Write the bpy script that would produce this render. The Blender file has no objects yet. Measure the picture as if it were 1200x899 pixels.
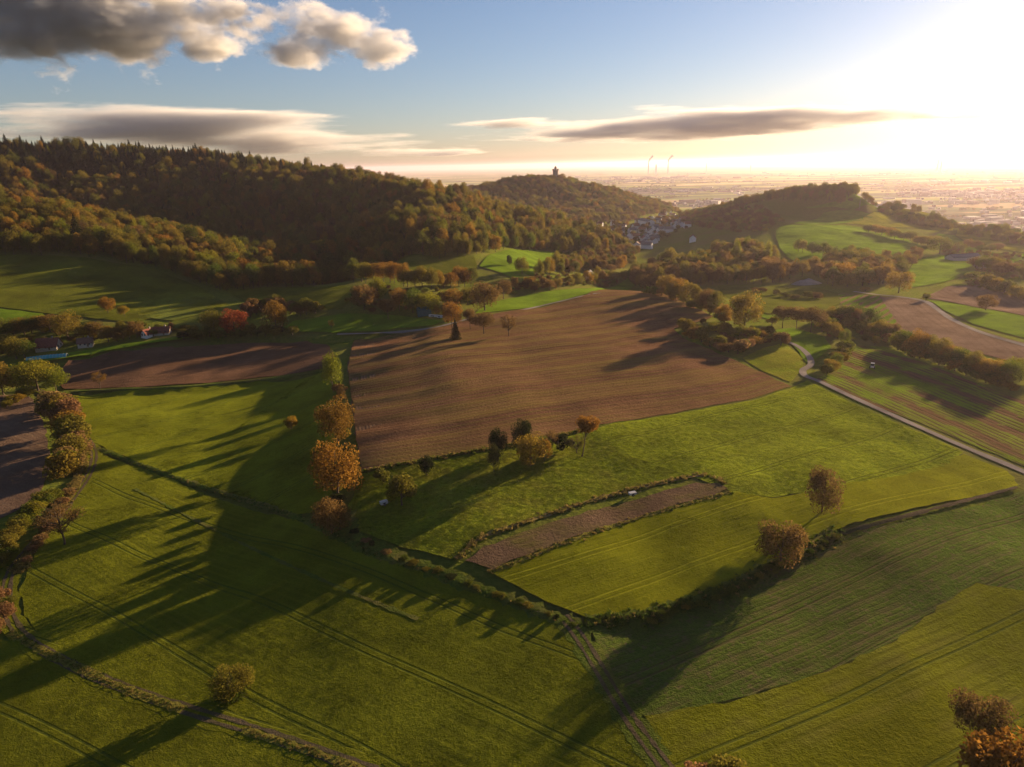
import bpy, math, random
import numpy as np
from mathutils import Matrix, Vector
from mathutils.geometry import delaunay_2d_cdt

random.seed(7)
RNG = np.random.default_rng(7)
R = math.radians
scene = bpy.context.scene
COL = scene.collection

# ------------------------------------------------------------------ camera
F, HOR, ROLL, CAMZ = 811.0, 194.0, 1.16, 100.0          # focal length and horizon row of the 1200 x 899 frame
PITCH = math.atan((449.5 - HOR) / F)
cam_data = bpy.data.cameras.new('camera')
cam_data.sensor_fit = 'HORIZONTAL'
cam_data.sensor_width = 36.0
cam_data.lens = 36.0 * F / 1200.0
cam_data.clip_start = 1.0
cam_data.clip_end = 120000.0
cam = bpy.data.objects.new('camera', cam_data)
COL.objects.link(cam)
cam.matrix_world = (Matrix.Translation((0, 0, CAMZ)) @ Matrix.Rotation(R(90) - PITCH, 4, 'X')
                    @ Matrix.Rotation(-R(ROLL), 4, 'Z'))
scene.camera = cam

# ------------------------------------------------------------------ sky, sun, exposure
SUN_AZ, SUN_EL = 49.0, 10.0                               # azimuth clockwise from +Y
world = bpy.data.worlds.new('World')
scene.world = world
world.use_nodes = True
wn = world.node_tree
wn.nodes.clear()
sky = wn.nodes.new('ShaderNodeTexSky')
sky.sky_type = 'NISHITA'
sky.sun_disc = False
sky.sun_elevation = R(SUN_EL)
sky.sun_rotation = R(SUN_AZ)
sky.altitude = 300
sky.air_density = 1.0
sky.dust_density = 0.6
sky.ozone_density = 3.0
bg = wn.nodes.new('ShaderNodeBackground')
bg.inputs['Strength'].default_value = 0.05
wo = wn.nodes.new('ShaderNodeOutputWorld')
tint = wn.nodes.new('ShaderNodeMix')
tint.data_type = 'RGBA'
tint.blend_type = 'MULTIPLY'
tint.inputs[0].default_value = 1.0
tint.inputs[7].default_value = (1.07, .92, .96, 1)       # a slightly rosy evening
wn.links.new(sky.outputs[0], tint.inputs[6])
wn.links.new(tint.outputs[2], bg.inputs[0])
wn.links.new(bg.outputs[0], wo.inputs[0])

sun_data = bpy.data.lights.new('sun', 'SUN')
sun_data.energy = 5.0
sun_data.angle = R(0.53)
sun_data.color = (1.0, 0.72, 0.43)
sun = bpy.data.objects.new('sun', sun_data)
COL.objects.link(sun)
_sd = Vector((math.sin(R(SUN_AZ)) * math.cos(R(SUN_EL)), math.cos(R(SUN_AZ)) * math.cos(R(SUN_EL)), math.sin(R(SUN_EL))))
sun.rotation_euler = _sd.to_track_quat('Z', 'Y').to_euler()
sun.location = (300, 300, 400)

scene.view_settings.view_transform = 'Standard'
scene.view_settings.look = 'None'
scene.view_settings.exposure = 1.5
scene.view_settings.gamma = 1.0
scene.render.engine = 'CYCLES'
cy = scene.cycles
cy.max_bounces = 5
cy.diffuse_bounces = 2
cy.glossy_bounces = 1
cy.transmission_bounces = 3
cy.transparent_max_bounces = 8
cy.volume_bounces = 1
cy.volume_step_rate = 1.0
cy.volume_max_steps = 160
cy.use_denoising = True
cy.use_adaptive_sampling = True
cy.adaptive_threshold = 0.008

# ------------------------------------------------------------------ projection helpers
def rays(uv):
    uv = np.atleast_2d(np.asarray(uv, float))
    x = (uv[:, 0] - 600) / F
    y = -(uv[:, 1] - 449.5) / F
    r = R(ROLL)
    xr = x * math.cos(r) + y * math.sin(r)
    yr = -x * math.sin(r) + y * math.cos(r)
    return np.stack([xr, math.cos(PITCH) + yr * math.sin(PITCH), -math.sin(PITCH) + yr * math.cos(PITCH)], 1)

def at_dist(u, v, d, tree=0.0):
    r = rays([(u, v)])[0]
    t = d / math.hypot(r[0], r[1])
    return (r[0] * t, r[1] * t, CAMZ + r[2] * t - tree)

def at_z(u, v, z):
    r = rays([(u, v)])[0]
    t = (z - CAMZ) / r[2]
    return (r[0] * t, r[1] * t, z)

def polar(u, d):                                          # a bearing (column on the horizon) and a distance
    r = rays([(u, HOR)])[0]
    t = d / math.hypot(r[0], r[1])
    return (r[0] * t, r[1] * t)

# ------------------------------------------------------------------ terrain height
PLAIN = -125.0
ctrl = []
for u, v, z in [(0, 880, -6.5), (300, 880, -4.5), (600, 899, -2.2), (800, 880, -1.5), (1200, 890, -2.5), (450, 820, -2.8), (1000, 850, -1.2),
                (0, 760, -8), (20, 640, -8.5), (100, 520, -8), (40, 450, -6), (0, 420, -4),
                (200, 600, -6.5), (250, 480, -7.5), (398, 600, 0), (398, 500, 1), (395, 440, .5), (335, 500, -5.5), (330, 570, -5), (340, 460, -5),
                (300, 700, -4), (500, 760, -2), (670, 740, -.6), (450, 620, 1.5), (560, 660, 1),
                (600, 560, 3), (750, 510, 3.5), (700, 640, 1.5), (860, 580, 3.5), (970, 580, 3), (900, 690, .5),
                (1100, 640, 1.5), (1200, 600, .5), (1000, 800, -1.5), (1190, 700, -1),
                (430, 540, 3.5), (560, 470, 6.3), (620, 520, 4.5), (500, 420, 5), (420, 410, 2.5), (550, 385, 3),
                (680, 400, 6), (755, 345, 5), (850, 430, 3.5), (925, 455, 3), (790, 380, 5), (640, 440, 6.5),
                (1000, 470, 2), (1200, 550, 0), (1100, 450, 1), (1200, 470, 0), (1000, 410, 1), (900, 385, 4),
                (60, 405, -1), (200, 385, 2), (345, 375, 2), (450, 380, 2), (240, 352, 8), (20, 370, 10), (250, 335, 12), (350, 332, 6), (420, 330, 5), (100, 335, 18), (0, 335, 22), (-80, 335, 24), (100, 300, 34), (0, 298, 39), (-80, 298, 41), (200, 320, 20),
                (1050, 335, -3), (900, 342, -4), (1000, 345, -3), (1200, 350, -5), (870, 322, -6), (800, 330, -6), (960, 302, 0), (1120, 312, -3), (1200, 310, -8), (1150, 285, -6), (1078, 290, 0),
                (930, 268, 15), (1000, 268, 11), (1050, 256, 12), (1000, 245, 24), (950, 250, 22), (900, 256, 20), (1120, 268, 0),
                (620, 350, 2), (700, 338, 1), (1050, 385, -1), (1130, 385, -1), (1200, 410, -1)]:
    ctrl.append(at_z(u, v, z))
for a in [          (0, 222, 860, 18), (-80, 214, 870, 18), (100, 240, 850, 18), (200, 265, 810, 18), (300, 283, 760, 18), (400, 302, 690, 18), (450, 310, 650, 14),
          (0, 163, 1290, 22), (-90, 160, 1300, 22), (100, 166, 1290, 22), (200, 173, 1270, 22), (300, 183, 1220, 22), (400, 193, 1120, 22),
          (480, 210, 950, 20), (540, 228, 920, 18), (600, 243, 930, 18), (650, 252, 960, 16), (700, 272, 980, 14),
          (200, 215, 1140, 18), (60, 210, 1160, 18), (350, 235, 960, 18), (450, 250, 720, 18), (540, 262, 700, 18), (600, 275, 720, 16), (560, 298, 650),
          (460, 298, 640), (650, 290, 750, 14), (700, 300, 760, 10), (520, 312, 610), (600, 318, 600), (480, 345, 500),
          (760, 270, 1200), (740, 290, 1050), (800, 256, 1350), (700, 264, 1350), (740, 315, 800), (690, 322, 690), (640, 330, 590),
          (650, 205, 1800, 15), (610, 205, 1800, 15), (565, 217, 1750, 15), (700, 215, 1800, 15), (740, 228, 1850, 12), (780, 240, 1900, 8),
          (700, 250, 1500, 12), (640, 240, 1550, 12), (520, 222, 1700, 8),
          (950, 214, 1250, 16), (1000, 210, 1230, 16), (900, 224, 1300, 16), (850, 241, 1360, 10), (800, 250, 1450, 8), (760, 258, 1500, 6),
          (1050, 230, 1250, 16), (1100, 246, 1230, 14), (1150, 257, 1180, 12), (1200, 264, 1130, 12), (1280, 280, 1050, 10),
          ]:
    ctrl.append(at_dist(*a))
for u, d, z in [(100, 1010, 34), (200, 990, 30), (300, 920, 20), (400, 800, 10), (-80, 1020, 40), (-160, 1020, 44), (0, 1020, 38),
                (100, 1480, 110), (300, 1440, 95), (-100, 1480, 115), (450, 1250, 40), (560, 1200, 0), (200, 1800, 40), (400, 1700, 0),
                (620, 1250, -25), (860, 790, -2), (760, 620, -12), (600, 2300, -115), (700, 2300, -120), (500, 2300, -110),
                (850, 1800, -80), (950, 1700, -50), (1050, 1650, -70), (1150, 1500, -80), (1250, 1400, -75),
                (850, 2300, -120), (1000, 2000, -110), (1150, 1800, -115), (1300, 1700, -120), (1500, 1500, -110), (0, 2300, 0), (250, 2300, -40)]:
    x, y = polar(u, d)
    ctrl.append((x, y, z))
ctrl += [(-320, 0, -12), (0, -120, -12), (300, 0, -6), (-150, -60, -10), (160, 30, -7), (330, 180, -1), (480, 330, -1), (-330, 170, -10), (-420, 330, -4), (-640, 250, 10),
         (-1100, 880, 120), (650, 450, -2), (800, 250, -5), (0, -600, 20), (-900, 0, 20), (900, -200, 0), (900, 600, -10)]
CT = np.array(ctrl)
MQ = 45.0
_d = np.hypot(CT[:, None, 0] - CT[None, :, 0], CT[:, None, 1] - CT[None, :, 1])
_K = -np.sqrt(_d ** 2 + MQ ** 2) - 0.0
_n = len(CT)
_A = np.zeros((_n + 1, _n + 1))
_A[:_n, :_n] = _K + np.eye(_n) * 1.5
_A[:_n, _n] = _A[_n, :_n] = 1
RBF = np.linalg.solve(_A, np.append(CT[:, 2], 0))

def sstep(a, b, x):
    t = np.clip((x - a) / (b - a), 0, 1)
    return t * t * (3 - 2 * t)

_ph = RNG.uniform(0, 6.28, (10, 2))
_kv = RNG.normal(0, 1, (10, 2))
_kv /= np.linalg.norm(_kv, axis=1)[:, None]
_wl = np.array([28, 37, 46, 55, 63, 75, 90, 110, 19, 23.0])

BANKS = []                                                # (polyline xy, drop, width, recovery)

def h_base(x, y):
    x = np.asarray(x, float)
    y = np.asarray(y, float)
    shp = x.shape
    x = x.ravel()
    y = y.ravel()
    z = np.empty(len(x))
    for i in range(0, len(x), 40000):
        s = slice(i, i + 40000)
        d = np.hypot(x[s, None] - CT[None, :, 0], y[s, None] - CT[None, :, 1])
        z[s] = -np.sqrt(d * d + MQ * MQ) @ RBF[:_n] + RBF[_n]
    w = np.zeros(len(x))
    for k in range(10):
        w += np.sin((x * _kv[k, 0] + y * _kv[k, 1]) * 6.283 / _wl[k] + _ph[k, 0]) * _wl[k] * 0.0022
    rad = np.hypot(x, y)
    z += w * sstep(60, 200, rad) * 1.3
    e = sstep(1900, 2600, rad)
    return (z * (1 - e) + PLAIN * e).reshape(shp)

def seg_dist(x, y, P):
    """signed distance to a polyline (positive on its right) and position along it (0..1)"""
    best = np.full(x.shape, 1e9)
    sg = np.ones(x.shape)
    tt = np.zeros(x.shape)
    m = len(P) - 1
    for i in range(m):
        ax, ay = P[i]
        bx, by = P[i + 1]
        dx, dy = bx - ax, by - ay
        L2 = dx * dx + dy * dy + 1e-9
        t = np.clip(((x - ax) * dx + (y - ay) * dy) / L2, 0, 1)
        d = np.hypot(x - ax - t * dx, y - ay - t * dy)
        c = (x - ax) * dy - (y - ay) * dx
        k = d < best
        best = np.where(k, d, best)
        sg = np.where(k, np.where(c >= 0, 1.0, -1.0), sg)
        tt = np.where(k, (i + t) / m, tt)
    return best * sg, tt

def h(x, y):
    x = np.asarray(x, float)
    y = np.asarray(y, float)
    z = h_base(x, y)
    for P, drop, wid, rec in BANKS:
        near = ((x > P[:, 0].min() - rec * 4) & (x < P[:, 0].max() + rec * 4) & (y > P[:, 1].min() - rec * 4) & (y < P[:, 1].max() + rec * 4))
        if not near.any():
            continue
        s, t = seg_dist(x[near], y[near], P) if x.ndim else seg_dist(x, y, P)
        endf = sstep(0, .12, t) * sstep(1, .88, t)
        dz = -drop * sstep(0, wid, s) * np.exp(-np.maximum(s - wid, 0) / rec) * endf
        if x.ndim:
            z[near] += dz
        else:
            z = z + dz
    return z

_RD = np.concatenate([np.geomspace(70, 3000, 700)])

def ground(uv, hf=h):
    """points where the lines of sight through pixels meet the ground"""
    r = rays(uv)
    hd = np.hypot(r[:, 0], r[:, 1])
    out = np.zeros((len(r), 3))
    for i in range(len(r)):
        t = _RD / hd[i]
        zz = CAMZ + r[i, 2] * t
        g = hf(r[i, 0] * t, r[i, 1] * t)
        k = np.nonzero(zz <= g)[0]
        if len(k) == 0:
            tt = t[-1]
        elif k[0] == 0:
            tt = t[0]
        else:
            j = k[0]
            a = zz[j - 1] - g[j - 1]
            b = g[j] - zz[j]
            tt = t[j - 1] + (t[j] - t[j - 1]) * a / (a + b + 1e-9)
        out[i] = (r[i, 0] * tt, r[i, 1] * tt, CAMZ + r[i, 2] * tt)
    return out

def smooth(P, n=6, closed=False):
    P = np.asarray(P, float)
    m = len(P)
    out = []
    for i in range(m if closed else m - 1):
        if closed:
            a, b, c, d = P[(i - 1) % m], P[i], P[(i + 1) % m], P[(i + 2) % m]
        else:
            a, b, c, d = P[max(i - 1, 0)], P[i], P[i + 1], P[min(i + 2, m - 1)]
        for k in range(n):
            t = k / n
            out.append(.5 * ((2 * b) + (-a + c) * t + (2 * a - 5 * b + 4 * c - d) * t * t + (-a + 3 * b - 3 * c + d) * t ** 3))
    if not closed:
        out.append(P[-1])
    return np.array(out)

for pts, drop, wid, rec in [
        ([(688, 728), (750, 722), (800, 708), (860, 687), (915, 658), (985, 622), (1080, 598), (1185, 570)], 1.1, 3.5, 22),
        ([(112, 522), (200, 556), (350, 605), (420, 640), (560, 690), (668, 730)], .45, 2.5, 20),
        ([(70, 458), (150, 455), (220, 452), (300, 444), (382, 434)], 1.5, 3.0, 25),
        ([(0, 432), (75, 418), (200, 399), (300, 393), (400, 394), (515, 383)], 3.0, 6.0, 40),
        ([(430, 560), (410, 600), (415, 640), (540, 675)], .6, 3.0, 15)]:
    P = ground(smooth(pts, 4), h_base)[:, :2]
    BANKS.append((P, drop, wid, rec))

def poly_xy(pts, smooth_n=0):
    if smooth_n:
        pts = smooth(pts, smooth_n, True)
    return ground(pts)[:, :2]

def across(a, b):
    """bearing (degrees) at right angles to the ground line through two pixels"""
    A, B = at_z(*a, 0), at_z(*b, 0)
    return math.degrees(math.atan2(B[1] - A[1], B[0] - A[0])) + 90

A_LEFT = across((118, 527), (665, 728))
A_YEL = across((690, 690), (1130, 560))
A_DARK = across((690, 735), (985, 630))
A_LOW = across((760, 840), (1100, 712))
A_CORN = across((20, 745), (390, 890))
A_UP = across((90, 470), (380, 450))
A_STRIP = across((1000, 440), (1200, 520))
A_FAL = across((540, 660), (850, 573))
A_VINE = across((1000, 366), (1030, 347))
A_SOILR = across((1040, 350), (1090, 395))

# ------------------------------------------------------------------ materials
MATS = {}

class NT:
    def __init__(self, name):
        self.m = bpy.data.materials.new(name)
        self.m.use_nodes = True
        self.t = self.m.node_tree
        self.t.nodes.clear()
        self.out = self.n('ShaderNodeOutputMaterial')
        MATS[name] = self.m

    def n(self, typ, **kw):
        nd = self.t.nodes.new(typ)
        for k, v in kw.items():
            setattr(nd, k, v)
        return nd

    def l(self, a, b):
        self.t.links.new(a, b)

    def val(self, sock, v):
        if hasattr(v, 'bl_idname') or isinstance(v, bpy.types.NodeSocket):
            self.l(v, sock)
        else:
            sock.default_value = v

    def math(self, op, a, b=0.0, c=0.0, clamp=False):
        nd = self.n('ShaderNodeMath', operation=op)
        nd.use_clamp = clamp
        for i, v in enumerate((a, b, c)):
            self.val(nd.inputs[i], v)
        return nd.outputs[0]

    def noise(self, vec, scale, detail=2.0, rough=.5, dist=0.0):
        nd = self.n('ShaderNodeTexNoise')
        self.l(vec, nd.inputs['Vector'])
        nd.inputs['Scale'].default_value = scale
        nd.inputs['Detail'].default_value = detail
        nd.inputs['Roughness'].default_value = rough
        nd.inputs['Distortion'].default_value = dist
        return nd.outputs['Fac']

    def ramp(self, fac, lo, hi):
        nd = self.n('ShaderNodeMapRange', interpolation_type='SMOOTHSTEP')
        self.l(fac, nd.inputs[0])
        nd.inputs[1].default_value = lo
        nd.inputs[2].default_value = hi
        return nd.outputs[0]

    def mix(self, fac, a, b, blend='MIX'):
        nd = self.n('ShaderNodeMix', data_type='RGBA', blend_type=blend)
        self.val(nd.inputs[0], fac)
        for s, v in ((nd.inputs[6], a), (nd.inputs[7], b)):
            if isinstance(v, (tuple, list)):
                s.default_value = (v[0], v[1], v[2], 1)
            else:
                self.l(v, s)
        return nd.outputs[2]

    def bump(self, height, dist, strength=1.0, normal=None):
        nd = self.n('ShaderNodeBump')
        nd.inputs['Strength'].default_value = strength
        nd.inputs['Distance'].default_value = dist
        self.l(height, nd.inputs['Height'])
        if normal is not None:
            self.l(normal, nd.inputs['Normal'])
        return nd.outputs[0]

    def diffuse(self, col, normal=None, sheen=0.0, gain=3.0):
        nd = self.n('ShaderNodeBsdfPrincipled')
        self.val(nd.inputs['Base Color'], col)
        nd.inputs['Roughness'].default_value = 1.0
        nd.inputs['Specular IOR Level'].default_value = 0.0
        if sheen:
            nd.inputs['Sheen Weight'].default_value = sheen
            nd.inputs['Sheen Roughness'].default_value = .6
            sc = self.n('ShaderNodeVectorMath', operation='SCALE')
            self.val(sc.inputs[0], col)
            sc.inputs['Scale'].default_value = gain
            self.l(sc.outputs[0], nd.inputs['Sheen Tint'])
        if normal is not None:
            self.l(normal, nd.inputs['Normal'])
        return nd.outputs[0]

    def finish(self, sh):
        self.l(sh, self.out.inputs['Surface'])
        return self.m

SPEC = {}

def field_mat(name, a, b, patch=None, patch_amt=.5, stripes=(), attr=None, bump=.25, fine=1.4, soil=None, blade=False, tram=None):
    """a, b: base colours; patch: colour of large uneven patches; stripes: (angle deg, spacing m, colour, amount, sharpness);
    attr: (spacing, colour, amount) along the mesh attribute 'row'"""
    t = NT(name)
    geo = t.n('ShaderNodeNewGeometry')
    pos = geo.outputs['Position']
    big = t.noise(pos, .018, 3, .6)
    mid = t.noise(pos, .12, 3, .6)
    fin = t.noise(pos, fine, 4, .65)
    gr = t.noise(pos, fine * 3.3, 2, .6)
    col = t.mix(t.ramp(fin, .3, .7), a, b)
    col = t.mix(t.math('MULTIPLY', t.ramp(gr, .45, .75), .55), col, tuple(c * .45 for c in a))
    if patch:
        k = t.math('ADD', t.math('MULTIPLY', big, .6), t.math('MULTIPLY', mid, .4))
        col = t.mix(t.math('MULTIPLY', t.ramp(k, .42, .62), patch_amt), col, patch)
    if soil:
        col = t.mix(t.math('MULTIPLY', t.ramp(t.noise(pos, fine * .7, 4, .7), .5, .68), soil[1]), col, soil[0])
    hgt = t.math('ADD', t.math('MULTIPLY', fin, 1.0), t.math('MULTIPLY', gr, .5))
    hgt = t.math('ADD', hgt, t.math('MULTIPLY', mid, 1.2))
    tone = t.math('ADD', t.math('MULTIPLY', t.noise(pos, .035, 4, .65), 1.7), .15)
    sct = t.n('ShaderNodeVectorMath', operation='SCALE')
    t.l(col, sct.inputs[0])
    t.l(tone, sct.inputs['Scale'])
    col = sct.outputs[0]
    sep = t.n('ShaderNodeSeparateXYZ')
    t.l(pos, sep.inputs[0])
    for ang, sp, sc, amt, sharp in stripes:
        c, s = math.cos(R(ang)), math.sin(R(ang))
        k = t.math('ADD', t.math('MULTIPLY', sep.outputs[0], c), t.math('MULTIPLY', sep.outputs[1], s))
        k = t.math('ADD', k, t.math('MULTIPLY', t.noise(pos, .02, 2), 3.0))
        k = t.math('ADD', k, t.math('MULTIPLY', mid, .5))
        wv = t.math('SINE', t.math('MULTIPLY', k, 6.283 / sp))
        m = t.ramp(t.math('ADD', wv, t.math('MULTIPLY', t.math('SUBTRACT', fin, .5), 1.5)), sharp, 1.0)
        m = t.math('MULTIPLY', m, t.math('MULTIPLY', t.math('MULTIPLY', t.ramp(mid, .25, .65), t.ramp(big, .3, .6)), amt * 1.1))
        col = t.mix(m, col, sc)
        hgt = t.math('SUBTRACT', hgt, t.math('MULTIPLY', m, .45))
    if tram:
        ang, sp, sc = tram
        k = t.math('ADD', t.math('MULTIPLY', sep.outputs[0], math.cos(R(ang))), t.math('MULTIPLY', sep.outputs[1], math.sin(R(ang))))
        k = t.math('ADD', k, t.math('MULTIPLY', t.noise(pos, .01, 1), 8.0))
        x = t.math('ABSOLUTE', t.math('SUBTRACT', t.math('FLOORED_MODULO', k, sp), sp / 2))
        m = t.ramp(t.math('ABSOLUTE', t.math('SUBTRACT', x, .9)), .42, .12)
        m = t.math('MULTIPLY', m, t.math('MULTIPLY', t.ramp(fin, .25, .6), .75))
        col = t.mix(m, col, sc)
        hgt = t.math('SUBTRACT', hgt, t.math('MULTIPLY', m, .7))
    if attr:
        at = t.n('ShaderNodeAttribute')
        at.attribute_name = 'row'
        for sp, sc, amt, lo in attr:
            k = t.math('ADD', at.outputs['Fac'], t.math('MULTIPLY', mid, .5))
            wv = t.math('SINE', t.math('MULTIPLY', k, 6.283 / sp))
            wv = t.math('ADD', wv, t.math('MULTIPLY', t.math('SUBTRACT', fin, .5), 1.2))
            m = t.math('MULTIPLY', t.ramp(wv, lo, 1.0), t.math('MULTIPLY', t.ramp(big, .3, .6), amt))
            col = t.mix(m, col, sc)
            hgt = t.math('ADD', hgt, t.math('MULTIPLY', wv, .22))
    if blade:
        rnd = t.math('ADD', t.math('MULTIPLY', geo.outputs['Random Per Island'], .7), .75)
        sc = t.n('ShaderNodeVectorMath', operation='SCALE')
        t.l(col, sc.inputs[0])
        t.l(rnd, sc.inputs['Scale'])
        d = t.n('ShaderNodeBsdfDiffuse')
        tr = t.n('ShaderNodeBsdfTranslucent')
        mx = t.n('ShaderNodeMixShader')
        mx.inputs[0].default_value = .5
        t.l(sc.outputs[0], d.inputs[0])
        t.l(sc.outputs[0], tr.inputs[0])
        t.l(d.outputs[0], mx.inputs[1])
        t.l(tr.outputs[0], mx.inputs[2])
        return t.finish(mx.outputs[0])
    SPEC[name] = (a, b, patch, patch_amt, stripes, attr, bump, fine, soil, tram)
    return t.finish(t.diffuse(col, t.bump(hgt, bump), .25, 4.0 if a[1] > a[0] else 2.0))

GREEN = (0.085, 0.094, 0.007)
LIME = (0.131, 0.134, 0.008)
DARKG = (0.050, 0.060, 0.007)
SOIL = (.150, .085, .050)
STRAW = (.24, .17, .06)
field_mat('ground_scrub', (0.052, 0.056, 0.008), (0.071, 0.090, 0.022), (.10, .075, .03), .6, fine=.7, bump=.5)
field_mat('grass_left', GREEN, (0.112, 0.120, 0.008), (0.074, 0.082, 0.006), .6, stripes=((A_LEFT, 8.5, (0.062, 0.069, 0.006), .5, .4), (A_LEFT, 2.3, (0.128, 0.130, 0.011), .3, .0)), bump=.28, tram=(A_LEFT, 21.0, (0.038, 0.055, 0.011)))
field_mat('grass_upper_left', (0.095, 0.108, 0.007), (0.124, 0.134, 0.008), (0.076, 0.086, 0.006), .5, stripes=((A_UP, 3.2, (0.069, 0.077, 0.006), .3, .0),), bump=.25, tram=(A_UP + 38, 24.0, (0.042, 0.061, 0.011)))
field_mat('grass_corner', GREEN, (0.101, 0.106, 0.008), (0.063, 0.067, 0.006), .6, stripes=((A_CORN, 6, (0.058, 0.062, 0.006), .4, .3),), bump=.28, tram=(A_CORN, 19.0, (0.040, 0.055, 0.011)))
field_mat('grass_weedy', (0.091, 0.115, 0.009), (0.128, 0.149, 0.010), (0.120, 0.102, 0.016), .6, fine=.7, bump=.6)
field_mat('crop_leafy', (0.112, 0.139, 0.009), (0.157, 0.182, 0.011), (0.097, 0.106, 0.010), .5, fine=.55, bump=.7, tram=(A_YEL + 6, 22.0, (0.085, 0.096, 0.010)))
field_mat('grass_yellow', (0.114, 0.120, 0.006), (0.143, 0.144, 0.007), (0.089, 0.096, 0.006), .5, stripes=((A_YEL, 5, (0.089, 0.096, 0.006), .4, .2), (A_YEL, 1.6, (0.158, 0.158, 0.011), .3, .0)), bump=.22, tram=(A_YEL, 17.0, (0.177, 0.180, 0.012)))
field_mat('crop_dark', (0.046, 0.071, 0.012), (0.066, 0.093, 0.013), (0.055, 0.069, 0.012), .5, stripes=((A_DARK, 4.5, (0.078, 0.063, 0.028), .7, .2), (A_DARK, 1.3, (0.069, 0.059, 0.027), .5, .2)), fine=.9, bump=.5, soil=((0.083, 0.065, 0.032), .8), tram=(A_DARK, 18.0, (0.074, 0.059, 0.027)))
field_mat('crop_lower', (0.085, 0.091, 0.006), (0.116, 0.120, 0.007), (0.105, 0.104, 0.016), .6, stripes=((A_LOW, 2.4, (0.061, 0.067, 0.006), .5, .1), (A_LOW, 8, (0.105, 0.093, 0.020), .4, .4)), fine=1.1, bump=.4, tram=(A_LOW, 18.0, (0.050, 0.064, 0.013)))
field_mat('soil_main', (.140, .072, .038), (.190, .102, .055), (.105, .052, .029), .6, attr=((3.4, (.140, .108, .028), .7, .1), (14.0, (.190, .140, .034), .5, -.1), (31.0, (.215, .150, .045), .4, -.2), (1.15, (.085, .045, .028), .55, .0)), fine=1.1, bump=.6)  # gold bands paint the light streaks raking along the furrows into the soil
field_mat('soil_headland', (.120, .072, .045), (.155, .098, .06), (.10, .065, .04), .5, attr=((4.2, (0.053, 0.053, 0.009), .8, .2), (1.4, (.08, .05, .03), .4, .0)), fine=1.2, bump=.3)
field_mat('soil_left', (.110, .058, .034), (.145, .08, .046), (.085, .048, .028), .6, stripes=((A_UP, 5, (.09, .055, .03), .5, .1),), bump=.55)
field_mat('soil_dark', (.105, .066, .045), (.14, .09, .06), (.16, .11, .07), .5, stripes=((60, 4, (.20, .14, .085), .4, .3),), bump=.55)
field_mat('soil_right', (.15, .098, .065), (.19, .13, .09), (.13, .085, .055), .5, stripes=((A_SOILR, 5, (.11, .07, .045), .5, .0),), bump=.55)
field_mat('fallow', (.105, .066, .040), (.14, .09, .055), (0.088, 0.086, 0.012), .75, stripes=((A_FAL, 3, (.11, .07, .04), .5, .0),), fine=1.0, bump=.5)
field_mat('grass_bright', (0.076, 0.125, 0.009), (0.097, 0.143, 0.010), (0.063, 0.104, 0.009), .5, stripes=((110, 8, (0.059, 0.095, 0.009), .4, .1),), bump=.35)  # brighter green; on the lit meadows it puts sunlight into the colour
field_mat('grass_valley_shaded', (0.061, 0.072, 0.008), (0.080, 0.088, 0.009), (0.056, 0.058, 0.008), .5, bump=.4)  # darker green; on the spur slope and clearing it paints their shade
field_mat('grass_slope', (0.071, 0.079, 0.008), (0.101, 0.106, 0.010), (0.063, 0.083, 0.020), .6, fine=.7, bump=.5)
field_mat('strip_field', (0.080, 0.117, 0.009), (0.105, 0.143, 0.011), (.10, .08, .026), .4, stripes=((A_STRIP, 17, (.090, .050, .028), 2.2, -.2), (A_STRIP, 3.1, (.065, .050, .022), 1.4, -.1)), bump=.4, tram=(A_STRIP, 11.0, (.07, .045, .025)))
field_mat('vine_rows', (0.071, 0.111, 0.009), (0.097, 0.138, 0.011), None, stripes=((A_VINE, 6.0, (.12, .075, .04), 2.5, -.3),), bump=.5)
field_mat('vine_gold', (0.176, 0.172, 0.018), (0.220, 0.201, 0.020), (0.126, 0.125, 0.009), .5, stripes=((60, 5, (0.084, 0.106, 0.022), .5, .0),), bump=.4)
field_mat('verge', (.15, .14, .022), (.21, .18, .04), (0.106, 0.106, 0.009), .6, fine=1.6, bump=.5)
field_mat('verge_dry', (.22, .15, .06), (.27, .19, .08), (.12, .11, .03), .6, fine=1.6, bump=.5)
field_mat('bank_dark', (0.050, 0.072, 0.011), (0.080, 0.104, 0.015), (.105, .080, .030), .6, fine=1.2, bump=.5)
field_mat('track_soil', (.075, .058, .036), (.105, .08, .05), (0.058, 0.058, 0.011), .6, fine=1.6, bump=.3)
field_mat('asphalt', (.16, .14, .125), (.20, .175, .155), (.13, .115, .10), .5, fine=2.0, bump=.05)
field_mat('gravel_heap', (.24, .205, .175), (.30, .26, .22), None, fine=1.0, bump=.4)

def plain_mat(name, col, rough=.8, var=.15, scale=2.0, spec=.2):
    t = NT(name)
    geo = t.n('ShaderNodeNewGeometry')
    f = t.noise(geo.outputs['Position'], scale, 3, .6)
    c = t.mix(t.ramp(f, .3, .7), tuple(x * (1 - var) for x in col), tuple(min(1, x * (1 + var)) for x in col))
    nd = t.n('ShaderNodeBsdfPrincipled')
    t.l(c, nd.inputs['Base Color'])
    nd.inputs['Roughness'].default_value = rough
    nd.inputs['Specular IOR Level'].default_value = spec
    return t.finish(nd.outputs[0])

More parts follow.
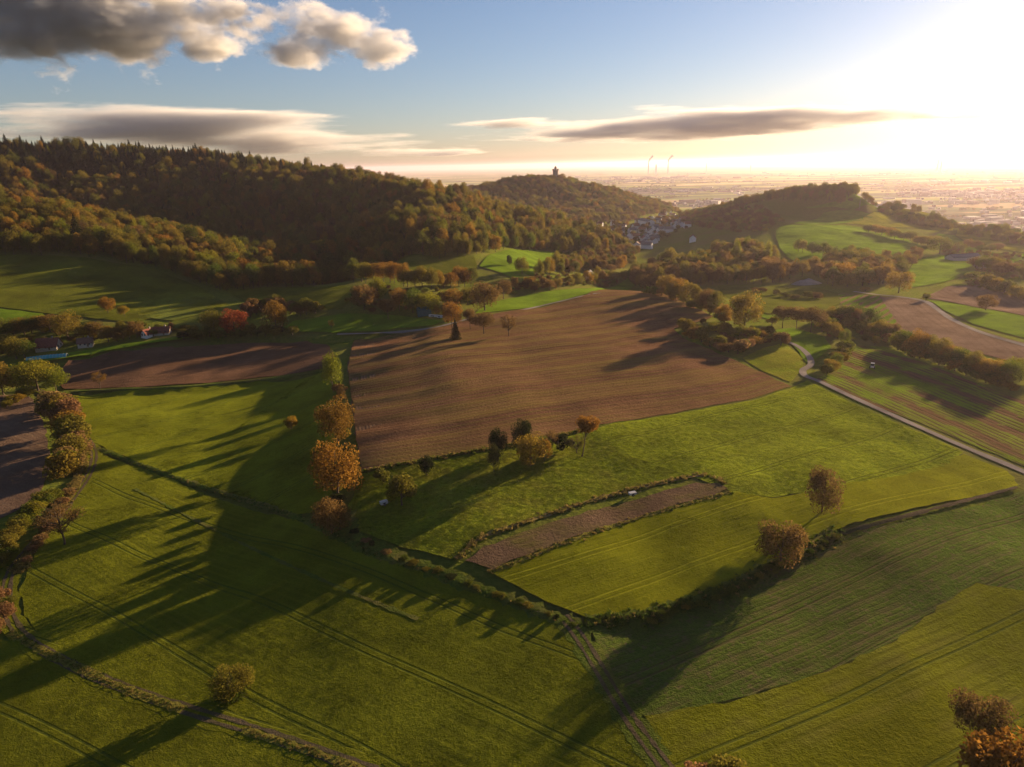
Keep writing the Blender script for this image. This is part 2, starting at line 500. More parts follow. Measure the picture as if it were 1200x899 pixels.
plain_mat('white_wall', (.60, .57, .53))
plain_mat('cream_wall', (.36, .31, .25))
plain_mat('red_roof', (.17, .055, .035), var=.3)
plain_mat('brown_roof', (.13, .07, .05), var=.3)
plain_mat('grey_roof', (.13, .125, .125), var=.2)
plain_mat('stone', (.22, .18, .15), var=.25)
plain_mat('glass', (.03, .035, .045), rough=.15, spec=.6)
plain_mat('teal_plastic', (.05, .28, .32), rough=.5)
plain_mat('teal_canvas', (.03, .09, .10), rough=.8)
plain_mat('white_paint', (.40, .39, .38), rough=.5)
plain_mat('village_wall', (.70, .67, .62))
plain_mat('steel', (.12, .12, .12), rough=.7)
plain_mat('rubber', (.02, .02, .02))
plain_mat('timber', (.16, .10, .06))
plain_mat('concrete', (.36, .35, .33))
plain_mat('bark', (.075, .052, .036), var=.4, scale=6)
plain_mat('bark_light', (.15, .105, .07), var=.4, scale=6)

def leaf_mat(name, c1, c2, c3, trans=.55):
    t = NT(name)
    oi = t.n('ShaderNodeObjectInfo')
    geo = t.n('ShaderNodeNewGeometry')
    tc = t.n('ShaderNodeTexCoord')
    rnd = oi.outputs['Random']
    f = t.noise(tc.outputs['Object'], 5.0, 2)
    wh = t.n('ShaderNodeTexWhiteNoise', noise_dimensions='1D')
    t.l(geo.outputs['Random Per Island'], wh.inputs['W'])
    k = t.math('ADD', t.math('MULTIPLY', rnd, .75), t.math('MULTIPLY', f, .5))
    k = t.math('SUBTRACT', k, .12)
    rp = t.n('ShaderNodeValToRGB')
    rp.color_ramp.elements[0].position = .12
    rp.color_ramp.elements[0].color = (*c1, 1)
    rp.color_ramp.elements[1].position = .88
    rp.color_ramp.elements[1].color = (*c3, 1)
    e = rp.color_ramp.elements.new(.5)
    e.color = (*c2, 1)
    t.l(k, rp.inputs[0])
    br = t.math('ADD', t.math('MULTIPLY', wh.outputs['Value'], .8), .6)
    hsv = t.n('ShaderNodeHueSaturation')
    t.l(rp.outputs[0], hsv.inputs['Color'])
    t.l(br, hsv.inputs['Value'])
    d = t.n('ShaderNodeBsdfDiffuse')
    t.l(hsv.outputs[0], d.inputs[0])
    tr = t.n('ShaderNodeBsdfTranslucent')
    t.l(hsv.outputs[0], tr.inputs[0])
    mx = t.n('ShaderNodeMixShader')
    mx.inputs[0].default_value = trans
    t.l(d.outputs[0], mx.inputs[1])
    t.l(tr.outputs[0], mx.inputs[2])
    return t.finish(mx.outputs[0])

leaf_mat('leaf_autumn', (0.115, 0.108, 0.016), (0.203, 0.142, 0.022), (0.257, 0.142, 0.024))
leaf_mat('leaf_forest', (0.067, 0.081, 0.014), (0.119, 0.109, 0.017), (0.189, 0.133, 0.021))
leaf_mat('leaf_olive', (0.094, 0.106, 0.018), (0.144, 0.131, 0.020), (0.188, 0.150, 0.022))
leaf_mat('leaf_yellow', (.17, .14, .014), (.21, .16, .016), (.24, .15, .018))
leaf_mat('leaf_green', (0.063, 0.090, 0.014), (0.098, 0.127, 0.016), (0.144, 0.149, 0.018))
leaf_mat('leaf_lime', (.13, .15, .014), (.18, .18, .016), (.21, .18, .018))
leaf_mat('leaf_orange', (.17, .098, .018), (.215, .115, .02), (.24, .115, .02))
leaf_mat('leaf_red', (.24, .055, .022), (.27, .07, .024), (.26, .095, .022))
leaf_mat('leaf_brown', (0.109, 0.071, 0.025), (0.144, 0.090, 0.029), (0.172, 0.101, 0.032))
leaf_mat('leaf_dark', (.022, .032, .010), (.032, .042, .012), (.045, .048, .014), .2)
leaf_mat('needle', (.014, .024, .010), (.020, .031, .012), (.034, .038, .013), .15)
leaf_mat('leaf_bracken', (.19, .10, .045), (.25, .14, .06), (.22, .15, .05))
leaf_mat('leaf_tuft', (.075, .10, .014), (.11, .13, .018), (.15, .14, .022))

# ------------------------------------------------------------------ object helpers
def mesh_from(name, V, Fc, mats, smooth_shade=False, matidx=None):
    me = bpy.data.meshes.new(name)
    me.from_pydata([tuple(v) for v in V], [], [tuple(int(i) for i in f) for f in Fc])
    for m in (mats if isinstance(mats, (list, tuple)) else [mats]):
        me.materials.append(MATS[m])
    if matidx is not None:
        me.polygons.foreach_set('material_index', np.asarray(matidx, np.int32))
    if smooth_shade:
        me.polygons.foreach_set('use_smooth', np.ones(len(me.polygons), bool))
    me.update()
    return me

def mesh_np(name, V, Q, mat, smooth_shade=False):
    """quick mesh from numpy arrays (all faces the same size)"""
    V = np.asarray(V, np.float32)
    Q = np.asarray(Q, np.int32)
    me = bpy.data.meshes.new(name)
    k = Q.shape[1]
    me.vertices.add(len(V))
    me.vertices.foreach_set('co', V.ravel())
    me.loops.add(Q.size)
    me.loops.foreach_set('vertex_index', Q.ravel())
    me.polygons.add(len(Q))
    me.polygons.foreach_set('loop_start', np.arange(0, Q.size, k, dtype=np.int32))
    me.polygons.foreach_set('loop_total', np.full(len(Q), k, np.int32))
    if smooth_shade:
        me.polygons.foreach_set('use_smooth', np.ones(len(Q), bool))
    me.materials.append(MATS[mat])
    me.update(calc_edges=True)
    me.validate()
    return me

def link(name, data, parent=None, label=None, cat=None, group=None, kind=None):
    o = bpy.data.objects.new(name, data)
    COL.objects.link(o)
    if parent is not None:
        o.parent = parent
    if label:
        o['label'] = label
    if cat:
        o['category'] = cat
    if group:
        o['group'] = group
    if kind:
        o['kind'] = kind
    return o

# ------------------------------------------------------------------ the ground sheet
def build_ground():
    a_f = np.arange(-50, 56.01, .19)
    ang = np.concatenate([np.arange(-180, -50, 4.0), a_f, np.arange(57, 80, 1.0), np.arange(80, 180, 4.0)])
    rad = np.concatenate([[4, 14, 25, 36, 48], np.geomspace(60, 3000, 330), np.geomspace(3100, 60000, 60)])
    A = np.radians(ang)
    X = np.outer(rad, np.sin(A))
    Y = np.outer(rad, np.cos(A))
    xr, yr = X.ravel(), Y.ravel()
    Z = h(xr, yr)
    low = np.full(len(xr), .12)
    for P, drop, wid, rec in BANKS:
        k = (xr > P[:, 0].min() - 15) & (xr < P[:, 0].max() + 15) & (yr > P[:, 1].min() - 15) & (yr < P[:, 1].max() + 15)
        dd, _ = seg_dist(xr[k], yr[k], P)
        low[k] = np.maximum(low[k], .12 + .25 * sstep(11, 5, np.abs(dd)))
    low += .2 * sstep(250, 500, np.hypot(xr, yr))
    Z = (Z - low).reshape(X.shape)
    nr, na = X.shape
    V = np.stack([X.ravel(), Y.ravel(), Z.ravel()], 1)
    i, j = np.meshgrid(np.arange(nr - 1), np.arange(na), indexing='ij')
    j2 = (j + 1) % na
    Q = np.stack([i * na + j, (i + 1) * na + j, (i + 1) * na + j2, i * na + j2], -1).reshape(-1, 4)
    Q = Q[:, ::-1]
    # ground material: scrub near by, the patchwork of the plain far away
    t = NT('ground_sheet')
    geo = t.n('ShaderNodeNewGeometry')
    pos = geo.outputs['Position']
    big = t.noise(pos, .02, 3, .6)
    fin = t.noise(pos, .5, 4, .65)
    near = t.mix(t.ramp(fin, .3, .7), (.052, .068, .010), (.088, .098, .014))
    near = t.mix(t.math('MULTIPLY', t.ramp(big, .4, .65), .6), near, (.085, .072, .024))
    mp = t.n('ShaderNodeMapping')
    mp.inputs['Scale'].default_value = (.0011, .0034, 0)
    mp.inputs['Rotation'].default_value = (0, 0, R(-14))
    t.l(pos, mp.inputs[0])
    vo = t.n('ShaderNodeTexVoronoi', distance='CHEBYCHEV')
    vo.inputs['Scale'].default_value = 1.0
    t.l(mp.outputs[0], vo.inputs['Vector'])
    rp = t.n('ShaderNodeValToRGB')
    rp.color_ramp.interpolation = 'CONSTANT'
    cols = [(.03, .045, .014), (.09, .11, .02), (.16, .12, .06), (.045, .06, .018), (.12, .12, .03), (.20, .16, .08), (.03, .042, .014)]
    for k, c in enumerate(cols):
        if k < 2:
            e = rp.color_ramp.elements[k]
            e.position = k / 7
        else:
            e = rp.color_ramp.elements.new(k / 7)
        e.color = (*c, 1)
    sepc = t.n('ShaderNodeSeparateColor')
    t.l(vo.outputs['Color'], sepc.inputs[0])
    t.l(sepc.outputs[0], rp.inputs[0])
    wood = t.noise(mp.outputs[0], .55, 3, .55)
    far = t.mix(t.ramp(wood, .52, .56), rp.outputs[0], (.026, .036, .012))
    ln = t.n('ShaderNodeVectorMath', operation='LENGTH')
    t.l(pos, ln.inputs[0])
    col = t.mix(t.ramp(ln.outputs['Value'], 2000, 2700), near, far)
    nrm = t.bump(t.math('ADD', fin, big), .5)
    t.finish(t.diffuse(col, nrm, .3, 4.0))
    me = mesh_np('ground', V, Q, 'ground_sheet', True)
    link('ground', me, label='scrubby rolling ground running down to the wide plain', kind='structure')

build_ground()

# ------------------------------------------------------------------ draped sheets: fields, tracks, banks
def inside(P, x, y):
    r = np.zeros(x.shape, bool)
    n = len(P)
    for i in range(n):
        x1, y1 = P[i]
        x2, y2 = P[(i + 1) % n]
        c = ((y1 > y) != (y2 > y))
        r ^= c & (x < (x2 - x1) * (y - y1) / (y2 - y1 + 1e-12) + x1)
    return r

FIELDS = {}
FIELD_MAT = {}

def field(name, mat, pts, label, sm=0, lift=0, rows=None, jitter=.25, world=False, relief=None):
    P = np.asarray(pts, float) if world else poly_xy(pts, sm)
    dist = np.median(np.hypot(P[:, 0], P[:, 1]))
    sp = max(2.6, dist * .012)
    E = []
    for i in range(len(P)):
        a, b = P[i], P[(i + 1) % len(P)]
        k = max(1, int(np.hypot(*(b - a)) / sp))
        for q in range(k):
            E.append(a + (b - a) * q / k)
    E = np.array(E)
    E += RNG.normal(0, jitter, E.shape)
    x0, y0 = E.min(0)
    x1, y1 = E.max(0)
    gx, gy = np.meshgrid(np.arange(x0, x1, sp), np.arange(y0, y1, sp))
    gx = gx.ravel() + RNG.uniform(-.3, .3, gx.size) * sp
    gy = gy.ravel() + RNG.uniform(-.3, .3, gy.size) * sp
    k = inside(E, gx, gy)
    gx, gy = gx[k], gy[k]
    dmin, _ = seg_dist(gx, gy, np.vstack([E, E[:1]]))
    k = np.abs(dmin) > sp * .4
    pts2 = np.vstack([E, np.stack([gx[k], gy[k]], 1)])
    n = len(E)
    r = delaunay_2d_cdt([Vector(p) for p in pts2], [(i, (i + 1) % n) for i in range(n)], [list(range(n))], 1, 1e-4)
    V2 = np.array([tuple(v) for v in r[0]])
    Z = h(V2[:, 0], V2[:, 1]) + .02 + lift * .03 + np.maximum(0, np.hypot(V2[:, 0], V2[:, 1]) - 250) * .0005
    if relief:
        Z = Z + relief(V2)
    V = np.column_stack([V2, Z])
    T = np.array(r[2], np.int32)
    a, b, c = V2[T[:, 0]], V2[T[:, 1]], V2[T[:, 2]]
    fl = ((b - a)[:, 0] * (c - a)[:, 1] - (b - a)[:, 1] * (c - a)[:, 0]) < 0
    T[fl] = T[fl][:, ::-1]
    me = mesh_np(name, V, T, mat, True)
    if rows is not None:
        at = me.attributes.new('row', 'FLOAT', 'POINT')
        at.data.foreach_set('value', rows(V2).astype(np.float32))
    FIELDS[label] = P
    FIELD_MAT[label] = mat
    return link(name, me, label=label, kind='structure')

def ribbon(name, mat, pts, width, label, lift=2, world=False, sm=6, edge=.12):
    P = np.asarray(pts, float) if world else ground(smooth(pts, sm))[:, :2]
    if world:
        P = smooth(P, 4)
    # resample evenly
    L = np.concatenate([[0], np.cumsum(np.hypot(*np.diff(P, axis=0).T))])
    step = max(1.2, np.median(np.hypot(P[:, 0], P[:, 1])) * .008)
    s = np.linspace(0, L[-1], max(3, int(L[-1] / step)))
    P = np.stack([np.interp(s, L, P[:, 0]), np.interp(s, L, P[:, 1])], 1)
    T = np.gradient(P, axis=0)
    T /= np.linalg.norm(T, axis=1)[:, None] + 1e-9
    N = np.stack([T[:, 1], -T[:, 0]], 1)
    w = width / 2 * (1 + RNG.normal(0, edge, len(P)))
    m = 4
    V = []
    for k in range(m + 1):
        f = -1 + 2 * k / m
        xy = P + N * (w * f)[:, None]
        V.append(np.column_stack([xy, h(xy[:, 0], xy[:, 1]) + .02 + lift * .03 + np.maximum(0, np.hypot(xy[:, 0], xy[:, 1]) - 250) * .0006]))
    V = np.stack(V, 1)
    n = len(P)
    i, j = np.meshgrid(np.arange(n - 1), np.arange(m), indexing='ij')
    Q = np.stack([i * (m + 1) + j, (i + 1) * (m + 1) + j, (i + 1) * (m + 1) + j + 1, i * (m + 1) + j + 1], -1).reshape(-1, 4)
    me = mesh_np(name, V.reshape(-1, 3), Q[:, ::-1], mat, True)
    return link(name, me, label=label, kind='structure')

# --- meadows and crops near by
BRK_LOW = [(424, 552), (560, 528), (700, 498), (800, 482), (880, 468), (928, 453)]
BRK = [(415, 399), (470, 391), (520, 383), (600, 365), (680, 349), (735, 340), (770, 341), (800, 353), (838, 372), (812, 380), (790, 386), (800, 397), (840, 414), (885, 434)] + BRK_LOW[::-1] + [(416, 500), (408, 430)]
_low = ground(smooth(BRK_LOW, 5))[:, :2]

def rows_main(V):
    s, _ = seg_dist(V[:, 0], V[:, 1], _low)
    # furrows follow the lower edge and swing to the north further up
    return np.abs(s) + V[:, 0] * .06 + np.sin(V[:, 0] * .02 + 1) * 3.0

def relief_main(V):
    q = rows_main(V)
    s, _ = seg_dist(V[:, 0], V[:, 1], _low)
    e = sstep(1, 14, np.abs(s))
    return e * (.28 + .26 * np.sin(q * 6.283 / 23) + .2 * np.sin(q * 6.283 / 14.5 + 1.7 + V[:, 0] * .01) + .03 * np.sin(q * 6.283 / 7))

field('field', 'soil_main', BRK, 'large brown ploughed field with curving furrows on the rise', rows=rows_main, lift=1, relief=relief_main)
_hl = ground(smooth([(424, 552), (416, 500), (408, 430), (413, 402)], 5))[:, :2]
field('field', 'soil_headland', [(414, 402), (440, 400), (440, 430), (447, 500), (456, 546), (424, 552), (416, 500), (407, 430)],
      'brown headland strip along the left end of the ploughed field', lift=2, rows=lambda V: seg_dist(V[:, 0], V[:, 1], _hl)[0])
field('field', 'soil_left', [(74, 456), (60, 440), (80, 424), (130, 413), (200, 406), (285, 402), (360, 400), (384, 404), (392, 418), (380, 431), (300, 443), (220, 450), (150, 454)],
      'dark brown ploughed field between the valley houses and the left meadow', lift=1)
field('meadow', 'grass_upper_left', [(72, 462), (150, 457), (220, 454), (300, 447), (382, 436), (394, 450), (392, 520), (388, 600), (350, 603), (200, 555), (114, 521), (98, 498), (86, 476)],
      'bright green meadow below the left brown field, crossed by tree shadows', lift=1)
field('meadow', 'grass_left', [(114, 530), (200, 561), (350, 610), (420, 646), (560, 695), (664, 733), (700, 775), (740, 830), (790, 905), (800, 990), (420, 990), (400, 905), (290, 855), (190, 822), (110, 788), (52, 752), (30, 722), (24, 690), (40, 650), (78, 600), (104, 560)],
      'broad green meadow with mowing lines and long tree shadows', lift=1)
field('meadow', 'grass_corner', [(-30, 742), (30, 755), (100, 790), (190, 830), (300, 865), (390, 898), (420, 990), (-60, 990)],
      'green meadow in the bottom left corner below the farm track', lift=1)
field('meadow', 'grass_weedy', [(424, 556), (500, 541), (560, 531), (640, 516), (700, 503), (745, 535), (820, 558), (700, 585), (600, 618), (530, 655), (470, 640), (418, 622), (408, 596)],
      'weedy dark green meadow around the bushes beside the ploughed field', lift=1)
field('meadow', 'crop_leafy', [(690, 506), (720, 496), (800, 484), (880, 470), (928, 455), (945, 446), (985, 466), (1060, 500), (1130, 530), (1110, 545), (1010, 566), (960, 574), (905, 583), (860, 577), (800, 555), (740, 535)],
      'leafy crop field between the ploughed field and the paved lane', lift=2)
field('meadow', 'grass_yellow', [(575, 670), (640, 645), (750, 607), (858, 575), (905, 584), (960, 575), (1050, 558), (1130, 532), (1180, 552), (1192, 568), (1080, 594), (985, 618), (915, 655), (860, 684), (800, 705), (750, 719), (688, 724), (640, 704)],
      'smooth yellow-green meadow sloping past the two brown trees', lift=2)
field('field', 'fallow', [(545, 657), (568, 640), (640, 615), (700, 597), (770, 578), (815, 566), (840, 566), (854, 574), (760, 602), (680, 627), (610, 653), (576, 667)],
      'narrow brown fallow strip between grassy margins', lift=3)
field('field', 'crop_dark', [(692, 736), (750, 730), (800, 717), (860, 698), (915, 668), (985, 630), (1080, 606), (1192, 577), (1230, 572), (1260, 690), (1205, 694), (1145, 683), (1100, 712), (1040, 757), (960, 790), (880, 815), (756, 840), (720, 790)],
      'dark green sprouting crop field below the terrace bank', lift=1)
field('field', 'crop_lower', [(756, 840), (880, 815), (960, 790), (1040, 757), (1100, 712), (1145, 683), (1205, 694), (1260, 690), (1330, 990), (800, 990), (790, 905)],
      'olive yellow crop field in the bottom right corner', lift=2)
field('field', 'soil_dark', [(-40, 470), (20, 462), (40, 468), (52, 500), (60, 545), (48, 575), (20, 598), (-40, 628)],
      'dark ploughed field at the left edge behind the hedge', lift=1)
# --- beyond the lane
field('field', 'strip_field', [(955, 446), (985, 425), (1000, 406), (1040, 406), (1090, 428), (1140, 448), (1200, 470), (1290, 500), (1320, 590), (1200, 546), (1100, 505), (1000, 466)],
      'green field with brown wheel-marked strips beside the paved lane', lift=1)
field('meadow', 'grass_bright', [(900, 388), (930, 384), (968, 396), (974, 408), (958, 420), (944, 424), (930, 405)], 'small green paddock in the bend of the lane', lift=1)
field('meadow', 'grass_weedy', [(870, 420), (895, 408), (920, 402), (940, 420), (941, 434), (926, 448), (888, 432)], 'weedy grass wedge between ploughed field corner and lane', lift=1)
field('field', 'soil_right', [(1030, 347), (1075, 350), (1096, 362), (1130, 382), (1200, 402), (1290, 425), (1290, 455), (1190, 425), (1120, 408), (1060, 388), (1045, 370)],
      'grey brown ploughed field inside the curve of the far lane', lift=1)
field('field', 'vine_rows', [(982, 345), (1030, 347), (1046, 370), (1060, 388), (1030, 380), (1000, 366), (985, 356)], 'green striped vineyard plot below the far lane', lift=1)
field('meadow', 'grass_bright', [(1088, 352), (1130, 358), (1200, 371), (1290, 385), (1290, 418), (1200, 396), (1140, 380), (1104, 362)], 'bright green meadow strip above the far lane', lift=1)
field('field', 'soil_right', [(1078, 349), (1110, 336), (1150, 334), (1200, 347), (1290, 365), (1290, 384), (1200, 370), (1130, 357)], 'brown field above the bright meadow strip on the right', lift=1)
field('meadow', 'grass_valley_shaded', [(840, 335), (900, 334), (960, 338), (985, 345), (984, 358), (950, 366), (900, 368), (860, 352)], 'dark green meadow in the hollow behind the field hedge', lift=1)
field('meadow', 'grass_bright', [(914, 266), (960, 264), (1000, 266), (1040, 273), (1079, 288), (1072, 296), (1030, 300), (980, 312), (930, 306), (912, 285)], 'domed bright green meadow on the right hillside', lift=1, sm=3)
field('meadow', 'grass_bright', [(1060, 322), (1075, 306), (1100, 298), (1148, 308), (1140, 320), (1100, 332), (1060, 338)], 'small sloping meadow beside the grey farm buildings', lift=1)
field('field', 'vine_gold', [(990, 262), (1040, 251), (1090, 250), (1132, 258), (1136, 264), (1116, 271), (1080, 268), (1030, 266)], 'golden vineyard plot across the right hill', lift=1)
field('meadow', 'grass_bright', [(930, 262), (965, 250), (1010, 248), (1026, 254), (990, 262), (950, 264)], 'pale green meadow below the wooded right hilltop', lift=1)
field('meadow', 'vine_gold', [(1120, 276), (1145, 266), (1180, 272), (1230, 278), (1260, 300), (1200, 296), (1150, 290)], 'yellow green vineyard slope above the right hedges', lift=1)
field('meadow', 'grass_bright', [(1160, 296), (1200, 298), (1260, 304), (1260, 322), (1200, 320), (1165, 312)], 'lit meadow at the right edge among hedges', lift=1)
field('meadow', 'grass_bright', [(940, 244), (990, 236), (1030, 238), (1040, 246), (1000, 247)], 'grassy saddle below the mast on the right hill', lift=1)
field('meadow', 'grass_bright', [(1080, 282), (1100, 274), (1118, 276), (1150, 291), (1140, 297), (1105, 294)], 'narrow lit meadow between domed meadow and grey barns', lift=1)
field('meadow', 'vine_gold', [(1060, 246), (1090, 243), (1130, 250), (1128, 256), (1090, 249)], 'pale strip of vines under the right ridge wood', lift=1)
field('meadow', 'grass_bright', [(850, 356), (900, 370), (950, 368), (984, 360), (990, 368), (960, 372), (905, 376), (868, 366)], 'lit grass at the near side of the hollow meadow', lift=2)
# --- beyond the main field, left and centre
field('meadow', 'grass_bright', [(326, 388), (345, 376), (400, 368), (470, 370), (520, 376), (508, 381), (440, 388), (390, 390)], 'vivid green paddock behind the ploughed field, striped with shadows', lift=1)
field('meadow', 'grass_bright', [(555, 368), (575, 354), (620, 345), (690, 338), (735, 326), (745, 334), (690, 344), (610, 362)], 'lit green meadow along the top of the ploughed field', lift=1)
field('meadow', 'grass_bright', [(562, 312), (575, 298), (620, 292), (650, 296), (655, 312), (630, 322), (600, 326)], 'sunlit clearing at the foot of the autumn forest', lift=1)
field('meadow', 'grass_valley_shaded', [(-60, 302), (0, 299), (100, 302), (180, 315), (235, 336), (250, 348), (200, 368), (160, 378), (100, 372), (0, 360), (-60, 356)], 'dark sloping meadow below the left forest spur', lift=1)  # shade of this slope is put into its dark grass colour
field('meadow', 'grass_bright', [(-60, 364), (0, 362), (50, 368), (60, 376), (20, 380), (-60, 380)], 'small lit meadow at the left edge above the farmhouses', lift=2)  # sunlit look is painted by the brighter grass
field('meadow', 'grass_slope', [(148, 352), (200, 342), (245, 344), (266, 356), (250, 366), (205, 376), (165, 372)], 'rough lit hillside pasture above the red tree', lift=2)  # paler patch over the dark grass paints sunlight on the slope
field('meadow', 'grass_valley_shaded', [(262, 340), (320, 336), (400, 334), (420, 345), (400, 362), (330, 360), (285, 352)], 'shaded meadow below the forest spur', lift=1)
field('meadow', 'grass_valley_shaded', [(440, 296), (500, 300), (555, 300), (560, 314), (500, 330), (445, 316)], 'shaded green clearing under the lit forest', lift=1)
field('meadow', 'grass_bright', [(-20, 432), (40, 421), (120, 408), (200, 396), (262, 386), (262, 390), (200, 400), (120, 413), (40, 427), (-20, 438)], 'thin bright grass strip below the farmhouses', lift=2)

# --- lane, tracks, verges
LANE = [(1320, 606), (1200, 553), (1130, 524), (1060, 493), (1000, 466), (962, 448), (944, 441), (941, 434), (950, 428), (948, 418), (938, 408), (926, 402), (910, 396)]
ribbon('lane', 'asphalt', LANE, 3.2, 'narrow grey paved lane curving up to the hedges', 4, edge=.03)
ribbon('lane', 'asphalt', [(1300, 432), (1200, 405), (1150, 390), (1118, 376), (1100, 364), (1085, 354), (1060, 349), (1030, 346), (1000, 342)], 4.0, 'far grey lane curving along the right ploughed field', 4, edge=.03)
ribbon('path', 'asphalt', [(395, 392), (430, 391), (470, 389), (510, 384), (550, 374), (585, 368), (620, 362), (680, 348), (715, 341)], 2.6, 'pale gravel farm path along the top of the ploughed field', 4, edge=.08)
TRACK = [(30, 452), (55, 462), (78, 482), (98, 508), (110, 530), (106, 552), (88, 580), (62, 612), (32, 645), (12, 672), (8, 700), (14, 728), (35, 752), (80, 778), (150, 808), (220, 832), (300, 857), (380, 884), (440, 905)]
TR = ground(smooth(TRACK, 6))[:, :2]
def offset(P, d):
    T = np.gradient(P, axis=0)
    T /= np.linalg.norm(T, axis=1)[:, None] + 1e-9
    return P + np.stack([T[:, 1], -T[:, 0]], 1) * d
ribbon('track', 'grass_corner', TR, 5.0, 'grassy farm track sweeping round the left meadow', 2, world=True)
for s in (-.85, .85):
    ribbon('rut', 'track_soil', offset(TR, s), .95, 'outer wheel rut of the left farm track' if s < 0 else 'inner wheel rut of the left farm track', 3, world=True, edge=.2)
ribbon('verge', 'verge', [(12, 742), (40, 758), (100, 787), (160, 813), (215, 832)], 1.8, 'lit grass verge beside the left farm track', 4, edge=.3)  # sunlight along the track edge is put into the pale colour
ribbon('verge', 'verge', [(285, 856), (330, 870), (390, 890), (440, 910)], 1.6, 'short lit verge at the bottom of the left farm track', 4, edge=.3)  # pale strip, sunlight painted in as above
TK2 = ground(smooth([(660, 722), (680, 748), (700, 780), (725, 822), (752, 862), (785, 905)], 6))[:, :2]
ribbon('track', 'bank_dark', TK2, 5.5, 'dark grassy track between the lower fields', 2, world=True)
for s in (-1.0, 1.0):
    ribbon('rut', 'track_soil', offset(TK2, s), .8, ('right' if s > 0 else 'left') + ' wheel rut of the track between the lower fields', 3, world=True, edge=.2)
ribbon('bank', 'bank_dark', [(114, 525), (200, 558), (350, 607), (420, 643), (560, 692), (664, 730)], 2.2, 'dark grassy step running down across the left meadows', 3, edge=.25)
ribbon('bank', 'bank_dark', [(74, 459), (150, 456), (220, 453), (300, 445.5), (382, 435)], 3.0, 'dark ditch bank below the left brown field', 3, edge=.2)  # dark strip paints shade on the face turned from the sun
ribbon('bank', 'bank_dark', [(688, 731), (750, 726), (800, 712), (860, 692), (915, 663), (985, 626)], 5.5, 'shaded terrace bank below the yellow-green meadow', 3, edge=.2)  # dark grass colour adds painted shade to the bank's averted face
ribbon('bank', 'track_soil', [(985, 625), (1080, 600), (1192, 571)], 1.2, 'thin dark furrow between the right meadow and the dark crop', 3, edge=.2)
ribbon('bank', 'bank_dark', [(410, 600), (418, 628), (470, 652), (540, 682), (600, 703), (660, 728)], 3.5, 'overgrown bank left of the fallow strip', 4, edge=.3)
ribbon('verge', 'verge', [(424, 553), (500, 539), (560, 529), (640, 514), (700, 500)], 1.6, 'grassy verge along the lower edge of the ploughed field', 4, edge=.35)
ribbon('verge', 'verge_dry', [(536, 655), (565, 630), (640, 604), (700, 585), (770, 567), (824, 557)], 1.5, 'dry grass margin above the fallow strip', 5, edge=.4)
ribbon('verge', 'verge', [(575, 671), (612, 657), (680, 630), (760, 604), (856, 577)], 1.3, 'low grass margin below the fallow strip', 5, edge=.4)
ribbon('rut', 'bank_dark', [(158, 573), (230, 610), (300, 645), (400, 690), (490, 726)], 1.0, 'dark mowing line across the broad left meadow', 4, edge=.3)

# ------------------------------------------------------------------ trees
def tube(P, r0, r1, n=6):
    """tapered tube along points"""
    P = np.asarray(P, float)
    m = len(P)
    T = np.gradient(P, axis=0)
    T /= np.linalg.norm(T, axis=1)[:, None] + 1e-9
    up = np.where(np.abs(T[:, 2:3]) > .9, np.array([[1.0, 0, 0]]), np.array([[0, 0, 1.0]]))
    A = np.cross(T, up)
    A /= np.linalg.norm(A, axis=1)[:, None] + 1e-9
    B = np.cross(T, A)
    rr = np.linspace(r0, r1, m)
    V, Q = [], []
    for i in range(m):
        for k in range(n):
            a = 6.283 * k / n
            V.append(P[i] + (A[i] * math.cos(a) + B[i] * math.sin(a)) * rr[i])
    for i in range(m - 1):
        for k in range(n):
            k2 = (k + 1) % n
            Q.append((i * n + k, i * n + k2, (i + 1) * n + k2, (i + 1) * n + k))
    return np.array(V), np.array(Q)

def join(parts):
    V, Q, o = [], [], 0
    for v, q in parts:
        V.append(v)
        Q.append(np.asarray(q) + o)
        o += len(v)
    return np.vstack(V), np.vstack(Q)

def leaf_quads(C, size, rng, nrm=None):
    n = len(C)
    a = rng.normal(0, 1, (n, 3))
    if nrm is not None:
        a += nrm * 1.2
    a /= np.linalg.norm(a, axis=1)[:, None]
    b = rng.normal(0, 1, (n, 3))
    b -= (b * a).sum(1)[:, None] * a
    b /= np.linalg.norm(b, axis=1)[:, None]
    c = np.cross(a, b)
    s = (size * rng.uniform(.6, 1.4, n))[:, None]
    b = b * s
    c = c * s * .7
    V = np.stack([C - b - c * .6, C + b * .3 - c, C + b + c * .5, C - b * .4 + c], 1).reshape(-1, 3)
    return V, np.arange(4 * n).reshape(-1, 4)

